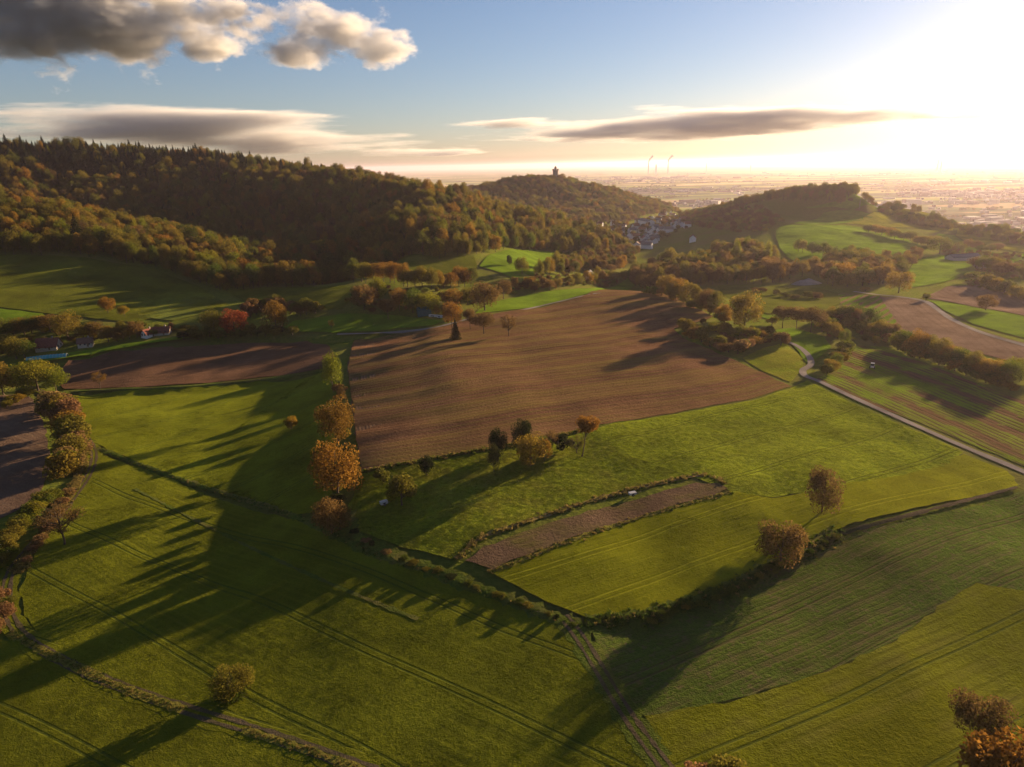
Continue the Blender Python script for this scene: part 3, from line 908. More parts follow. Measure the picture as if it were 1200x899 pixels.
def lobed_crown(rng, z0, z1, rad, lobes, n, size, lobe_r=.34, flat=1.0, fill=.25, spread=.66, shape='round'):
    """leaf clumps on the surfaces of many overlapping lobes (height 1 tree, crown radius rad)"""
    cz, hz = (z0 + z1) / 2, (z1 - z0) / 2
    C, Nn = [], []
    rl_all = []
    for i in range(lobes):
        while True:
            d = rng.normal(0, 1, 3)
            d /= np.linalg.norm(d)
            if d[2] > -.75:
                break
        q = rng.uniform(.35, 1.0) ** .5 * spread
        k = 1.0
        if shape == 'egg':
            k = 1.0 - .35 * d[2]
        if shape == 'vase':
            k = 1.0 + .25 * d[2]
        c = np.array([d[0] * rad * q * k, d[1] * rad * q * k, cz + d[2] * hz * q * flat])
        rl = lobe_r * rng.uniform(.65, 1.25)
        rl_all.append(rl)
        C.append(c)
    C = np.array(C)
    rl_all = np.array(rl_all)
    w = rl_all ** 2
    idx = rng.choice(lobes, n, p=w / w.sum())
    d = rng.normal(0, 1, (n, 3))
    d /= np.linalg.norm(d, axis=1)[:, None]
    rr = np.where(rng.random(n) < fill, rng.uniform(.2, 1, n), rng.uniform(.85, 1.08, n))
    P = C[idx] + d * (rl_all[idx] * rr)[:, None] * np.array([rad, rad, hz])
    k = P[:, 2] > z0 * .7
    V, Q = leaf_quads(P[k], size, rng, d[k])
    return V, Q, C

def trunk_mesh(rng, C, z0, r=.018, lean=0.0, top=.8, limbs=9, twigs=2, ang=0):
    pts = [np.array([0, 0, -.06])]
    for i in range(1, 7):
        f = i / 6 * top
        pts.append(np.array([lean * f * math.cos(ang) + rng.normal(0, .008), lean * f * math.sin(ang) + rng.normal(0, .008), f]))
    pts = np.array(pts)
    parts = [tube(pts, r, r * .3, 7)]
    parts.append(tube([pts[0], pts[0] + [0, 0, .05], pts[0] + [0, 0, .1]], r * 1.7, r * .95, 7))
    order = rng.permutation(len(C))[:limbs]
    for j in order:
        c = C[j]
        zb = np.clip(c[2] * rng.uniform(.45, .8), z0 * .75, top * .95)
        f = zb / top
        b = np.array([np.interp(zb, pts[:, 2], pts[:, 0]), np.interp(zb, pts[:, 2], pts[:, 1]), zb])
        mid = b * .5 + c * .5 + np.array([0, 0, -.02])
        parts.append(tube([b, mid, c], r * (.55 - .25 * f), r * .12, 5))
        for q in range(twigs):
            e = c + rng.normal(0, .09, 3) + (c - b) * .25
            parts.append(tube([mid * .4 + c * .6, (mid + e) / 2, e], r * .2, r * .05, 4))
    return join(parts)

SHAPES = {}

def make_shape(name, seed, mode, n=2000, size=.028):
    rng = np.random.default_rng(seed)
    if mode == 'round':
        V, Q, C = lobed_crown(rng, .08, 1.0, .54, 28, n, size, .36)
        t = trunk_mesh(rng, C, .22, .020)
    elif mode == 'dome':
        V, Q, C = lobed_crown(rng, .02, 1.0, .54, 36, n, size, .30, spread=.74)
        t = trunk_mesh(rng, C, .16, .022)
    elif mode == 'egg':
        V, Q, C = lobed_crown(rng, .02, 1.0, .54, 32, n, size, .32, shape='egg', spread=.72)
        t = trunk_mesh(rng, C, .18, .020, top=.85)
    elif mode == 'high':
        V, Q, C = lobed_crown(rng, .26, 1.0, .54, 26, n, size, .36, shape='vase')
        t = trunk_mesh(rng, C, .38, .020, lean=.02)
    elif mode == 'lean':
        V, Q, C = lobed_crown(rng, .48, 1.0, .5, 22, n, size, .36)
        C[:, 0] += .22
        V[:, 0] += .22
        t = trunk_mesh(rng, C, .45, .022, lean=.26, limbs=8)
    elif mode == 'sparse':
        V, Q, C = lobed_crown(rng, .22, 1.0, .5, 40, n, size, .24, fill=.7, spread=.8, shape='vase')
        t = trunk_mesh(rng, C, .25, .020, limbs=30, twigs=5)
    elif mode == 'column':
        V, Q, C = lobed_crown(rng, .06, 1.0, .5, 46, n, size, .34, spread=.62, shape='egg')
        t = trunk_mesh(rng, C, .1, .016, top=.92, limbs=10, twigs=1)
    elif mode == 'bush':
        V, Q, C = lobed_crown(rng, .0, 1.0, .5, 26, n, size * 1.25, .36, spread=.68)
        V[:, 2] = np.maximum(V[:, 2], -.03)
        t = trunk_mesh(rng, C, .08, .03, top=.5, limbs=14, twigs=2)
    elif mode == 'shrub':
        V, Q, C = lobed_crown(rng, -.05, 1.0, .5, 18, n, size * 1.4, .34, spread=.78)
        V[:, 2] = np.maximum(V[:, 2], -.03)
        t = trunk_mesh(rng, C, .06, .03, top=.4, limbs=16, twigs=3)
    elif mode == 'conifer':
        parts, cen = [], []
        tiers = 15
        PP, NN = [], []
        for i in range(tiers):
            f = i / (tiers - 1)
            z = .1 + f * .87
            r = .5 * (1 - f) ** .85 + .02
            m = max(4, int(11 * (1 - f) + 4))
            for k in range(m):
                a = 6.283 * (k + rng.uniform(-.3, .3)) / m
                rr = r * rng.uniform(.75, 1.1)
                q = int(n / (tiers * 9))
                u = rng.uniform(.1, 1, q)
                PP.append(np.stack([np.cos(a) * rr * u + rng.normal(0, .03, q) * (1.1 - f), np.sin(a) * rr * u + rng.normal(0, .03, q) * (1.1 - f), z - u * r * .28 + rng.normal(0, .012, q)], 1))
        P = np.vstack(PP)
        V, Q = leaf_quads(P, size, rng, np.tile([[0, 0, 1.0]], (len(P), 1)))
        t = tube([(0, 0, -.05), (0, 0, .5), (0, 0, .99)], .02, .003, 6)
    SHAPES[name] = (V, Q, t)

for i, m in enumerate(['round', 'dome', 'egg', 'high']):
    make_shape(m + '_a', 10 + i, m, 6500, .0150)
    make_shape(m + '_b', 30 + i, m, 6500, .0150)
make_shape('lean_a', 51, 'lean', 4500, .0165)
make_shape('sparse_a', 52, 'sparse', 2600, .012)
make_shape('sparse_b', 53, 'sparse', 3600, .013)
make_shape('column_a', 54, 'column', 5000, .015)
make_shape('bush_a', 55, 'bush', 4000, .019)
make_shape('bush_b', 56, 'bush', 4000, .019)
make_shape('shrub_a', 57, 'shrub', 2200, .024)
make_shape('shrub_b', 58, 'shrub', 2200, .024)
make_shape('conifer_a', 59, 'conifer', 5200, .020)
make_shape('conifer_b', 60, 'conifer', 5200, .020)
CROWN = {k: mesh_np('crown_' + k, v[0], v[1], 'leaf_autumn') for k, v in SHAPES.items()}
TRUNK = {k: mesh_np('trunk_' + k, v[2][0], v[2][1], 'bark', True) for k, v in SHAPES.items()}

def put_tree(x, y, hgt, wid, shape, leaf, label, name='tree', cat='tree', group=None, rot=None, sink=0.0):
    z = float(h(np.array([x]), np.array([y]))[0]) - sink
    r = random.uniform(0, 6.28) if rot is None else rot
    t = link(name, None, label=label, cat=cat, group=group)
    t.location = (x, y, z)
    t.rotation_euler = (0, 0, r)
    t.scale = (wid, wid, hgt)
    tr = link('trunk', TRUNK[shape], t)
    cr = link('crown', CROWN[shape], t)
    cr.material_slots[0].link = 'OBJECT'
    cr.material_slots[0].material = MATS[leaf]
    return t

def px_tree(u, vb, vt, wpx, shape, leaf, label, name='tree', cat='tree', group=None, rot=None, grow=1.0):
    g = ground([(u, vb)])[0]
    d = math.hypot(g[0], g[1])
    hg = (at_dist(u, vt, d)[2] - g[2]) * grow
    sl = math.sqrt(d * d + (CAMZ - g[2]) ** 2)
    return put_tree(g[0], g[1], max(hg, .6), wpx * sl / F, shape, leaf, label, name, cat, group, rot)

# ---- trees that stand out one by one
B, T_ = ('bush', 'bush'), ('tree', 'tree')
px_tree(273, 813, 776, 46, 'dome_a', 'leaf_olive', 'small domed tree alone in the broad left meadow near the farm track', grow=.9)
px_tree(273, 815, 806, 34, 'shrub_a', 'leaf_tuft', 'low weeds round the foot of the lone domed tree', *B)
px_tree(76, 638, 586, 48, 'sparse_a', 'leaf_brown', 'nearly bare brown tree standing inside the bend of the left farm track')
px_tree(963, 600, 546, 44, 'egg_a', 'leaf_brown', 'russet tree with low branches in the middle of the yellow-green meadow')
px_tree(914, 662, 608, 54, 'dome_b', 'leaf_brown', 'round russet tree on the terrace bank below the yellow-green meadow')
px_tree(1143, 872, 812, 52, 'high_a', 'leaf_brown', 'dark reddish tree in the bottom right corner with its trunk showing')
px_tree(1176, 935, 858, 80, 'bush_a', 'leaf_orange', 'golden orange tree cut off by the bottom right corner')
px_tree(852, 940, 887, 48, 'bush_b', 'leaf_olive', 'dark treetop just showing at the bottom edge')
px_tree(815, 925, 893, 40, 'shrub_b', 'leaf_bracken', 'low brown scrub at the bottom edge beside the dark treetop', *B)
px_tree(391, 460, 404, 28, 'column_a', 'leaf_lime', 'narrow yellow-green tree at the top of the field row')
px_tree(397, 518, 463, 51, 'dome_a', 'leaf_orange', 'rounded orange tree second in the field row')
px_tree(397, 584, 514, 60, 'dome_b', 'leaf_orange', 'biggest orange brown tree in the field row')
px_tree(389, 626, 577, 43, 'egg_b', 'leaf_brown', 'lowest rust coloured tree of the field row', grow=.95)
px_tree(342, 503, 486, 17, 'bush_a', 'leaf_yellow', 'tiny yellow bush alone in the shaded meadow', *B)
px_tree(584, 538, 499, 25, 'round_a', 'leaf_dark', 'dark round tree at the left of the island copse')
px_tree(579, 553, 514, 18, 'column_a', 'leaf_dark', 'slim dark cypress-like tree at the front of the island copse')
px_tree(612, 530, 489, 30, 'egg_a', 'leaf_dark', 'tallest dark green tree at the back of the island copse')
px_tree(622, 546, 506, 44, 'dome_a', 'leaf_autumn', 'broad tree of the island copse with orange right side')
px_tree(638, 540, 514, 20, 'bush_b', 'leaf_orange', 'orange bush against the broad tree of the island copse', *B)
px_tree(647, 530, 502, 20, 'sparse_a', 'leaf_brown', 'thin bare bush between copse and orange tree', *B)
px_tree(660, 527, 508, 26, 'shrub_a', 'leaf_dark', 'low dark bush right of the island copse', *B)
px_tree(682, 535, 485, 32, 'lean_a', 'leaf_orange', 'leaning orange tree with slanted trunk beside the ploughed field', rot=R(10))
px_tree(676, 531, 511, 26, 'sparse_b', 'leaf_olive', 'sparse bush under the leaning orange tree', *B)
px_tree(500, 557, 532, 21, 'bush_a', 'leaf_dark', 'round dark bush at the edge of the weedy meadow', *B)
px_tree(471, 592, 555, 38, 'bush_b', 'leaf_autumn', 'broad yellow-brown bush beside the small white trailer', *B)
px_tree(449, 565, 548, 22, 'shrub_a', 'leaf_olive', 'low bush by the lower left corner of the ploughed field', *B)
px_tree(534, 398, 373, 15, 'conifer_a', 'needle', 'small dark spruce on the edge of the ploughed field', cat='tree')
px_tree(530, 387, 351, 26, 'round_b', 'leaf_orange', 'orange tree right behind the small dark spruce')
px_tree(551, 386, 361, 18, 'high_b', 'leaf_brown', 'thin brown tree between spruce and wide field tree')
px_tree(567, 392, 365, 32, 'high_a', 'leaf_brown', 'wide brown tree standing in the ploughed field')
px_tree(596, 394, 367, 22, 'sparse_b', 'leaf_brown', 'bare slender tree at the right end of the field trees')
px_tree(45, 458, 419, 50, 'round_b', 'leaf_lime', 'big yellow-green tree at the left end of the brown field')
px_tree(66, 458, 428, 26, 'dome_b', 'leaf_lime', 'lower yellow-green tree leaning on the big one by the brown field')
px_tree(4, 462, 420, 34, 'egg_b', 'leaf_autumn', 'golden tree cut by the left edge above the dark field')
px_tree(118, 456, 434, 18, 'sparse_a', 'leaf_orange', 'little bare orange tree on the ditch bank of the brown field')
px_tree(80, 396, 362, 32, 'dome_a', 'leaf_autumn', 'tall orange brown tree behind the red roofed farmhouse')
px_tree(127, 367, 346, 18, 'round_a', 'leaf_orange', 'upper orange tree of the pair in the dark slope meadow')
px_tree(146, 371, 357, 14, 'round_b', 'leaf_yellow', 'smaller yellow tree of the pair in the dark slope meadow')
px_tree(252, 391, 361, 34, 'dome_b', 'leaf_autumn', 'orange green tree just left of the red tree')
px_tree(275, 392, 360, 32, 'dome_a', 'leaf_red', 'bright red tree above the shaded brown field')
px_tree(324, 389, 349, 30, 'egg_a', 'leaf_orange', 'orange tree right of the red tree by the vivid paddock')
px_tree(389, 386, 374, 9, 'sparse_b', 'leaf_yellow', 'tiny pale sapling at the near edge of the vivid paddock')
px_tree(253, 337, 320, 16, 'round_a', 'leaf_lime', 'small bright green tree at the foot of the forest spur')
px_tree(266, 341, 330, 10, 'bush_a', 'leaf_olive', 'small olive bush below the bright green tree', *B)
px_tree(427, 362, 331, 34, 'dome_a', 'leaf_brown', 'round reddish tree at the far side of the vivid paddock')
px_tree(443, 352, 322, 22, 'egg_b', 'leaf_lime', 'yellow-green tree behind the round reddish tree')
px_tree(455, 374, 350, 25, 'high_b', 'leaf_brown', 'brown tree in front of the paddock tree belt')
px_tree(468, 364, 335, 24, 'round_a', 'leaf_orange', 'orange tree between brown and green paddock trees')
px_tree(484, 366, 336, 28, 'dome_b', 'leaf_green', 'deep green tree left of the dark teal shelter')
px_tree(502, 368, 340, 32, 'dome_a', 'leaf_lime', 'yellow-green tree behind the dark teal shelter')
px_tree(512, 371, 356, 9, 'egg_a', 'leaf_yellow', 'small yellow tree between teal shelter and white trailer')
px_tree(530, 358, 337, 30, 'round_a', 'leaf_orange', 'orange tree in the belt right of the teal shelter')
px_tree(548, 356, 336, 24, 'round_b', 'leaf_autumn', 'amber tree in the belt beside the dark maroon tree')
px_tree(568, 364, 328, 42, 'dome_b', 'leaf_brown', 'big dark maroon round tree at the head of the ploughed field')
px_tree(590, 350, 326, 24, 'round_a', 'leaf_brown', 'brown tree touching the big maroon tree on its right')
px_tree(597, 311, 298, 8, 'egg_a', 'leaf_dark', 'tiny dark tree in the sunlit clearing')
px_tree(612, 321, 299, 20, 'egg_b', 'leaf_olive', 'single olive tree in the sunlit clearing')
px_tree(700, 327, 309, 9, 'column_a', 'leaf_yellow', 'slim yellow poplar by the white valley cottage')
px_tree(862, 312, 275, 12, 'column_a', 'leaf_lime', 'left yellow-green poplar of the wood beyond the hedge')
px_tree(899, 312, 277, 11, 'column_a', 'leaf_lime', 'right yellow-green poplar of the wood beyond the hedge')
px_tree(932, 318, 301, 7, 'sparse_a', 'leaf_yellow', 'thin pale bare tree right of the two poplars')
px_tree(872, 388, 337, 42, 'dome_a', 'leaf_autumn', 'largest rounded tree of the hedge beyond the ploughed field')
px_tree(917, 384, 357, 24, 'high_a', 'leaf_brown', 'first brown tree of the three behind the lane bend')
px_tree(933, 386, 359, 24, 'high_b', 'leaf_brown', 'middle brown tree of the three behind the lane bend')
px_tree(950, 389, 359, 30, 'high_a', 'leaf_brown', 'widest brown tree of the three behind the lane bend')
px_tree(1053, 343, 316, 28, 'dome_b', 'leaf_autumn', 'large round golden tree above the far lane')
px_tree(1085, 352, 342, 9, 'bush_a', 'leaf_lime', 'small round green bush in the bend of the far lane', *B)
px_tree(1155, 364, 343, 22, 'dome_a', 'leaf_brown', 'lone brown tree in the bright meadow strip on the right')
px_tree(1196, 445, 419, 36, 'dome_b', 'leaf_lime', 'yellow-green tree at the right edge by the strip field')
px_tree(1014, 341, 336, 12, 'bush_b', 'leaf_yellow', 'low yellow bush beside the far lane', *B)
px_tree(1101, 297, 276, 24, 'dome_a', 'leaf_olive', 'dark round tree at the edge of the domed bright meadow')
px_tree(915, 405, 388, 22, 'bush_b', 'leaf_brown', 'brown bush beside the paved lane bend', *B)

# ---- hedges and tree belts: one object for each tree
ORD = ['first', 'second', 'third', 'fourth', 'fifth', 'sixth', 'seventh', 'eighth', 'ninth', 'tenth', 'eleventh', 'twelfth', 'thirteenth', 'fourteenth',
       'fifteenth', 'sixteenth', 'seventeenth', 'eighteenth', 'nineteenth', 'twentieth']
LEAFWORD = {'leaf_autumn': 'amber', 'leaf_brown': 'russet', 'leaf_olive': 'olive', 'leaf_lime': 'yellow-green', 'leaf_green': 'green', 'leaf_bracken': 'dry brown',
            'leaf_yellow': 'yellow', 'leaf_orange': 'orange', 'leaf_dark': 'dark', 'leaf_tuft': 'green', 'leaf_forest': 'brownish'}

def hedge(pts, n, hpx, wpx, shapes, leaves, place, group, name='tree', jit=2.0, sm=4):
    """place: where the row stands; the label adds the colour and the count from the row's left end"""
    S = smooth(pts, sm)
    L = np.concatenate([[0], np.cumsum(np.hypot(*np.diff(S, axis=0).T))])
    spots = []
    for i in range(n):
        s = L[-1] * (i + .5 + random.uniform(-.3, .3)) / n
        u = float(np.interp(s, L, S[:, 0])) + random.uniform(-jit, jit) * .5
        v = float(np.interp(s, L, S[:, 1])) + random.uniform(-jit, jit)
        spots.append((u, v))
    tall = abs(pts[-1][1] - pts[0][1]) > abs(pts[-1][0] - pts[0][0]) * 1.2
    spots.sort(key=(lambda p: p[1]) if tall else (lambda p: p[0]))
    for i, (u, v) in enumerate(spots):
        leaf = random.choice(leaves)
        label = '%s %s %s from the %s %s' % (ORD[i], LEAFWORD[leaf], name, 'top' if tall else 'left', place)
        px_tree(u, v, v - random.uniform(*hpx), random.uniform(*wpx), random.choice(shapes), leaf, label, name, name, group)

RD = ['round_a', 'round_b', 'dome_a', 'dome_b', 'egg_a', 'egg_b']
BU = ['bush_a', 'bush_b', 'shrub_a', 'shrub_b']
hedge([(396, 448), (400, 475), (402, 505), (402, 535), (398, 565), (396, 600), (398, 622)], 14, (5, 12), (12, 22), BU, ['leaf_olive', 'leaf_dark', 'leaf_brown'],
      'under the orange field row', 'bushes under the field row', 'bush', jit=3)
hedge([(757, 341), (775, 343), (800, 352), (830, 364), (852, 376)], 11, (20, 30), (18, 26), RD, ['leaf_autumn', 'leaf_autumn', 'leaf_olive', 'leaf_brown'],
      'in the hedge topping the ploughed field', 'hedge trees along the ploughed field')
hedge([(800, 388), (815, 398), (835, 408), (852, 412), (872, 412), (888, 404)], 12, (10, 19), (15, 26), BU, ['leaf_brown', 'leaf_bracken', 'leaf_autumn', 'leaf_olive'],
      'in the thicket at the field corner', 'thicket at the field corner', 'bush')
hedge([(838, 385), (860, 396), (880, 398), (900, 392), (905, 380)], 9, (9, 16), (12, 22), BU, ['leaf_olive', 'leaf_lime', 'leaf_autumn'],
      'behind the field corner thicket', 'bushes behind the field corner', 'bush')
hedge([(960, 388), (978, 395), (990, 404), (985, 420), (972, 436), (965, 444)], 11, (10, 22), (12, 22), BU + ['dome_a'], ['leaf_olive', 'leaf_autumn', 'leaf_green'],
      'in the hedge right of the lane bend', 'hedge right of the lane bend', 'bush')
hedge([(968, 380), (985, 376), (1000, 378), (1015, 384), (1030, 392), (1048, 398)], 12, (14, 26), (14, 24), RD + ['bush_a'], ['leaf_autumn', 'leaf_olive', 'leaf_brown', 'leaf_green'],
      'in the belt below the striped vineyard', 'tree belt below the vineyard')
hedge([(1052, 408), (1085, 418), (1120, 430), (1150, 442), (1185, 454)], 15, (22, 34), (20, 30), RD, ['leaf_autumn', 'leaf_olive', 'leaf_lime', 'leaf_green'],
      'in the long hedge behind the strip field', 'long hedge right of the strip field')
hedge([(1140, 330), (1160, 338), (1180, 345), (1205, 353)], 9, (10, 18), (14, 22), BU + ['round_a'], ['leaf_lime', 'leaf_yellow', 'leaf_olive'],
      'in the belt above the right brown field', 'yellow shrub belt on the right', 'bush')
hedge([(965, 333), (985, 334), (1005, 333), (1022, 332), (1040, 334)], 9, (18, 28), (16, 26), RD, ['leaf_olive', 'leaf_autumn', 'leaf_brown'],
      'in the clump beside the gravel heap', 'clump by the gravel heap')
hedge([(412, 330), (440, 330), (470, 334), (500, 338), (530, 338), (556, 334)], 18, (18, 30), (16, 26), RD, ['leaf_autumn', 'leaf_autumn', 'leaf_orange', 'leaf_olive'],
      'in the belt below the shaded clearing', 'tree belt across the valley')
hedge([(0, 412), (20, 420), (36, 420)], 4, (20, 28), (22, 30), RD, ['leaf_olive', 'leaf_green', 'leaf_autumn'],
      'beside the red roofed farmhouse', 'trees left of the farmhouse')
hedge([(0, 396), (25, 392), (50, 390), (66, 388)], 6, (16, 26), (20, 28), RD, ['leaf_brown', 'leaf_autumn', 'leaf_olive'],
      'in the row behind the farmhouses', 'trees behind the farmhouses')
hedge([(95, 396), (115, 398), (135, 401), (155, 397), (166, 392)], 8, (14, 24), (16, 26), RD, ['leaf_autumn', 'leaf_olive', 'leaf_brown'],
      'between the valley farmhouses', 'trees between the farmhouses')
hedge([(210, 397), (235, 396), (262, 396), (290, 393), (318, 392), (345, 391)], 14, (8, 15), (14, 20), BU, ['leaf_green', 'leaf_dark', 'leaf_olive'],
      'in the hedge behind the shaded brown field', 'dark hedge behind the brown field', 'bush')
hedge([(292, 374), (305, 366), (318, 362), (335, 366), (352, 368), (372, 364)], 11, (12, 22), (14, 22), BU + ['round_a'], ['leaf_olive', 'leaf_brown', 'leaf_bracken'],
      'in the scrub above the vivid paddock', 'scrub above the vivid paddock', 'bush')
hedge([(60, 476), (72, 490), (82, 505), (86, 525), (82, 545), (74, 562)], 13, (22, 34), (26, 38), BU, ['leaf_olive', 'leaf_autumn', 'leaf_lime', 'leaf_bracken'],
      'in the thick hedge along the dark field', 'thick hedge inside the left track', 'bush', jit=4)
hedge([(60, 585), (44, 600), (28, 618), (12, 638), (2, 655), (-8, 672)], 16, (12, 20), (18, 26), BU, ['leaf_green', 'leaf_olive', 'leaf_lime'],
      'in the clipped hedge beside the track', 'low green hedge beside the track', 'bush', jit=5)
hedge([(0, 700), (6, 722), (-6, 745)], 4, (14, 22), (18, 26), BU, ['leaf_olive', 'leaf_bracken'],
      'at the left edge beside the track', 'bushes at the left edge', 'bush')
hedge([(8, 478), (22, 470), (36, 462)], 5, (8, 13), (12, 16), BU, ['leaf_lime', 'leaf_yellow'],
      'above the dark left field', 'yellow hedge above the dark field', 'bush')
hedge([(30, 662), (44, 640), (56, 622), (70, 598), (84, 572)], 10, (5, 9), (10, 18), ['shrub_a', 'shrub_b'], ['leaf_bracken'],
      'of bracken on the track verge', 'bracken along the left track', 'bush')
hedge([(760, 728), (800, 714), (840, 700), (880, 682), (930, 655), (960, 640), (985, 628)], 20, (2.5, 6), (10, 18), ['shrub_a', 'shrub_b'], ['leaf_tuft', 'leaf_green', 'leaf_olive'],
      'of weeds on the terrace bank', 'weeds on the terrace bank', 'bush')
hedge([(412, 612), (424, 632), (470, 655), (520, 674), (580, 697), (640, 720), (676, 735)], 18, (2.5, 6), (8, 15), ['shrub_a', 'shrub_b'], ['leaf_tuft', 'leaf_olive', 'leaf_bracken', 'leaf_dark'],
      'of weeds left of the fallow strip', 'weeds left of the fallow strip', 'bush')
hedge([(640, 340), (665, 332), (690, 334), (715, 330), (735, 326)], 9, (10, 18), (10, 18), RD, ['leaf_brown', 'leaf_olive', 'leaf_autumn'],
      'in the hollow beyond the ploughed field', 'trees in the hollow by the white cottage')
hedge([(630, 330), (640, 322), (648, 318), (660, 318)], 6, (16, 26), (10, 15), RD, ['leaf_autumn', 'leaf_olive'],
      'beside the sunlit clearing', 'amber trees by the clearing')
hedge([(600, 340), (620, 338), (640, 338)], 5, (10, 16), (12, 20), BU, ['leaf_brown', 'leaf_autumn'],
      'behind the lit meadow', 'reddish bushes behind the lit meadow', 'bush')
hedge([(930, 296), (948, 298), (965, 301), (985, 304), (1008, 304)], 10, (12, 20), (10, 16), RD, ['leaf_olive', 'leaf_lime', 'leaf_green'],
      'on the shaded domed meadow', 'trees on the domed meadow')
hedge([(1015, 272), (1040, 277), (1065, 282), (1085, 287), (1100, 290)], 11, (9, 16), (12, 18), RD, ['leaf_olive', 'leaf_autumn', 'leaf_brown'],
      'between domed meadow and golden vineyard', 'scrub above the domed meadow')
hedge([(1140, 312), (1160, 318), (1185, 322), (1205, 326)], 9, (12, 20), (14, 20), RD, ['leaf_olive', 'leaf_brown', 'leaf_green'],
      'in the thicket behind the grey barns', 'thicket by the grey farm buildings')
hedge([(1110, 296), (1130, 293), (1150, 294), (1175, 294)], 7, (8, 15), (10, 18), RD, ['leaf_brown', 'leaf_olive'],
      'above the grey barns', 'trees above the grey farm buildings')
hedge([(880, 340), (905, 346), (930, 350), (960, 350)], 7, (5, 9), (9, 16), ['shrub_a', 'shrub_b'], ['leaf_brown', 'leaf_olive'],
      'in the dark hollow meadow', 'scrub in the hollow meadow', 'bush')

hedge([(1050, 411), (1085, 421), (1120, 433), (1150, 445), (1190, 457)], 18, (9, 16), (15, 24), BU, ['leaf_olive', 'leaf_green', 'leaf_autumn'],
      'at the foot of the long strip-field hedge', 'bushes under the long hedge', 'bush')
hedge([(966, 384), (985, 381), (1000, 384), (1018, 390), (1048, 402)], 14, (8, 14), (14, 22), BU, ['leaf_olive', 'leaf_brown', 'leaf_green'],
      'at the foot of the vineyard belt', 'bushes under the vineyard belt', 'bush')
hedge([(756, 343), (778, 346), (803, 356), (832, 368), (855, 380)], 13, (8, 14), (13, 20), BU, ['leaf_olive', 'leaf_autumn', 'leaf_green'],
      'at the foot of the ploughed field hedge', 'bushes under the ploughed field hedge', 'bush')

# ------------------------------------------------------------------ forests too dense to count: instanced stuff
PROTO = bpy.data.collections.new('forest_kinds')
PROTO_ID = {}

def proto(key, shape, leaf):
    V, Q, t = SHAPES[shape]
    VV, QQ = join([(V, Q), t])
    me = mesh_np('kind_' + key, VV, QQ, leaf)
    me.materials.append(MATS['bark'])
    mi = np.zeros(len(QQ), np.int32)
    mi[len(Q):] = 1
    me.polygons.foreach_set('material_index', mi)
    o = bpy.data.objects.new('k%02d_%s' % (len(PROTO_ID), key), me)
    PROTO.objects.link(o)
    PROTO_ID[key] = len(PROTO_ID)

for i, (sh, lf) in enumerate([('round_a', 'leaf_forest'), ('dome_b', 'leaf_forest'), ('egg_a', 'leaf_autumn'), ('round_b', 'leaf_olive'), ('dome_a', 'leaf_brown'),
                              ('egg_b', 'leaf_lime'), ('conifer_a', 'needle'), ('conifer_b', 'needle'), ('round_a', 'leaf_green'), ('bush_a', 'leaf_olive'), ('bush_b', 'leaf_brown'), ('dome_a', 'leaf_orange'), ('sparse_b', 'leaf_brown')]):
    proto('%d%s' % (i, sh), sh, lf)

def tuft_proto(key, n, leaf, seed, spread=.5):
    rng = np.random.default_rng(seed)
    V, Q = [], []
    for i in range(n):
        a = rng.uniform(0, 6.28)
        r = rng.uniform(0, spread)
        b = np.array([math.cos(a) * r, math.sin(a) * r, 0])
        tip = b + np.array([rng.normal(0, .25), rng.normal(0, .25), rng.uniform(.5, 1)])
        w = np.array([-math.sin(a + 1), math.cos(a + 1), 0]) * rng.uniform(.05, .12)
        k = len(V)
        V += [b - w, b + w, tip + w * .5, tip - w * .5]
        Q.append((k, k + 1, k + 2, k + 3))
    me = mesh_np('kind_' + key, np.array(V), np.array(Q), leaf)
    o = bpy.data.objects.new('k%02d_%s' % (len(PROTO_ID), key), me)
    PROTO.objects.link(o)
    PROTO_ID[key] = len(PROTO_ID)

leaf_mat('blade_green', (.055, .085, .012), (.085, .115, .014), (.12, .135, .016))
leaf_mat('blade_straw', (.15, .13, .03), (.22, .17, .05), (.26, .19, .06))
leaf_mat('blade_dark', (.035, .062, .012), (.05, .085, .014), (.075, .10, .016))
tuft_proto('tuft_green', 26, 'blade_green', 1)
tuft_proto('tuft_straw', 26, 'blade_straw', 2)
tuft_proto('tuft_dark', 26, 'blade_dark', 3)

def scatter_tree():
    g = bpy.data.node_groups.new('scatter', 'GeometryNodeTree')
    g.interface.new_socket('Geometry', in_out='INPUT', socket_type='NodeSocketGeometry')
    g.interface.new_socket('Geometry', in_out='OUTPUT', socket_type='NodeSocketGeometry')
    gi, go = g.nodes.new('NodeGroupInput'), g.nodes.new('NodeGroupOutput')
    iop = g.nodes.new('GeometryNodeInstanceOnPoints')
    ci = g.nodes.new('GeometryNodeCollectionInfo')
    ci.inputs['Collection'].default_value = PROTO
    ci.inputs['Separate Children'].default_value = True
    ci.inputs['Reset Children'].default_value = True
    iop.inputs['Pick Instance'].default_value = True
    def attr(name, dt):
        a = g.nodes.new('GeometryNodeInputNamedAttribute')
        a.data_type = dt
        a.inputs['Name'].default_value = name
        return a.outputs['Attribute']
    g.links.new(gi.outputs[0], iop.inputs['Points'])
    g.links.new(ci.outputs[0], iop.inputs['Instance'])
    g.links.new(attr('idx', 'INT'), iop.inputs['Instance Index'])
    g.links.new(attr('rot', 'FLOAT_VECTOR'), iop.inputs['Rotation'])
    g.links.new(attr('scl', 'FLOAT_VECTOR'), iop.inputs['Scale'])
    g.links.new(iop.outputs[0], go.inputs[0])
    return g

SCATTER = scatter_tree()

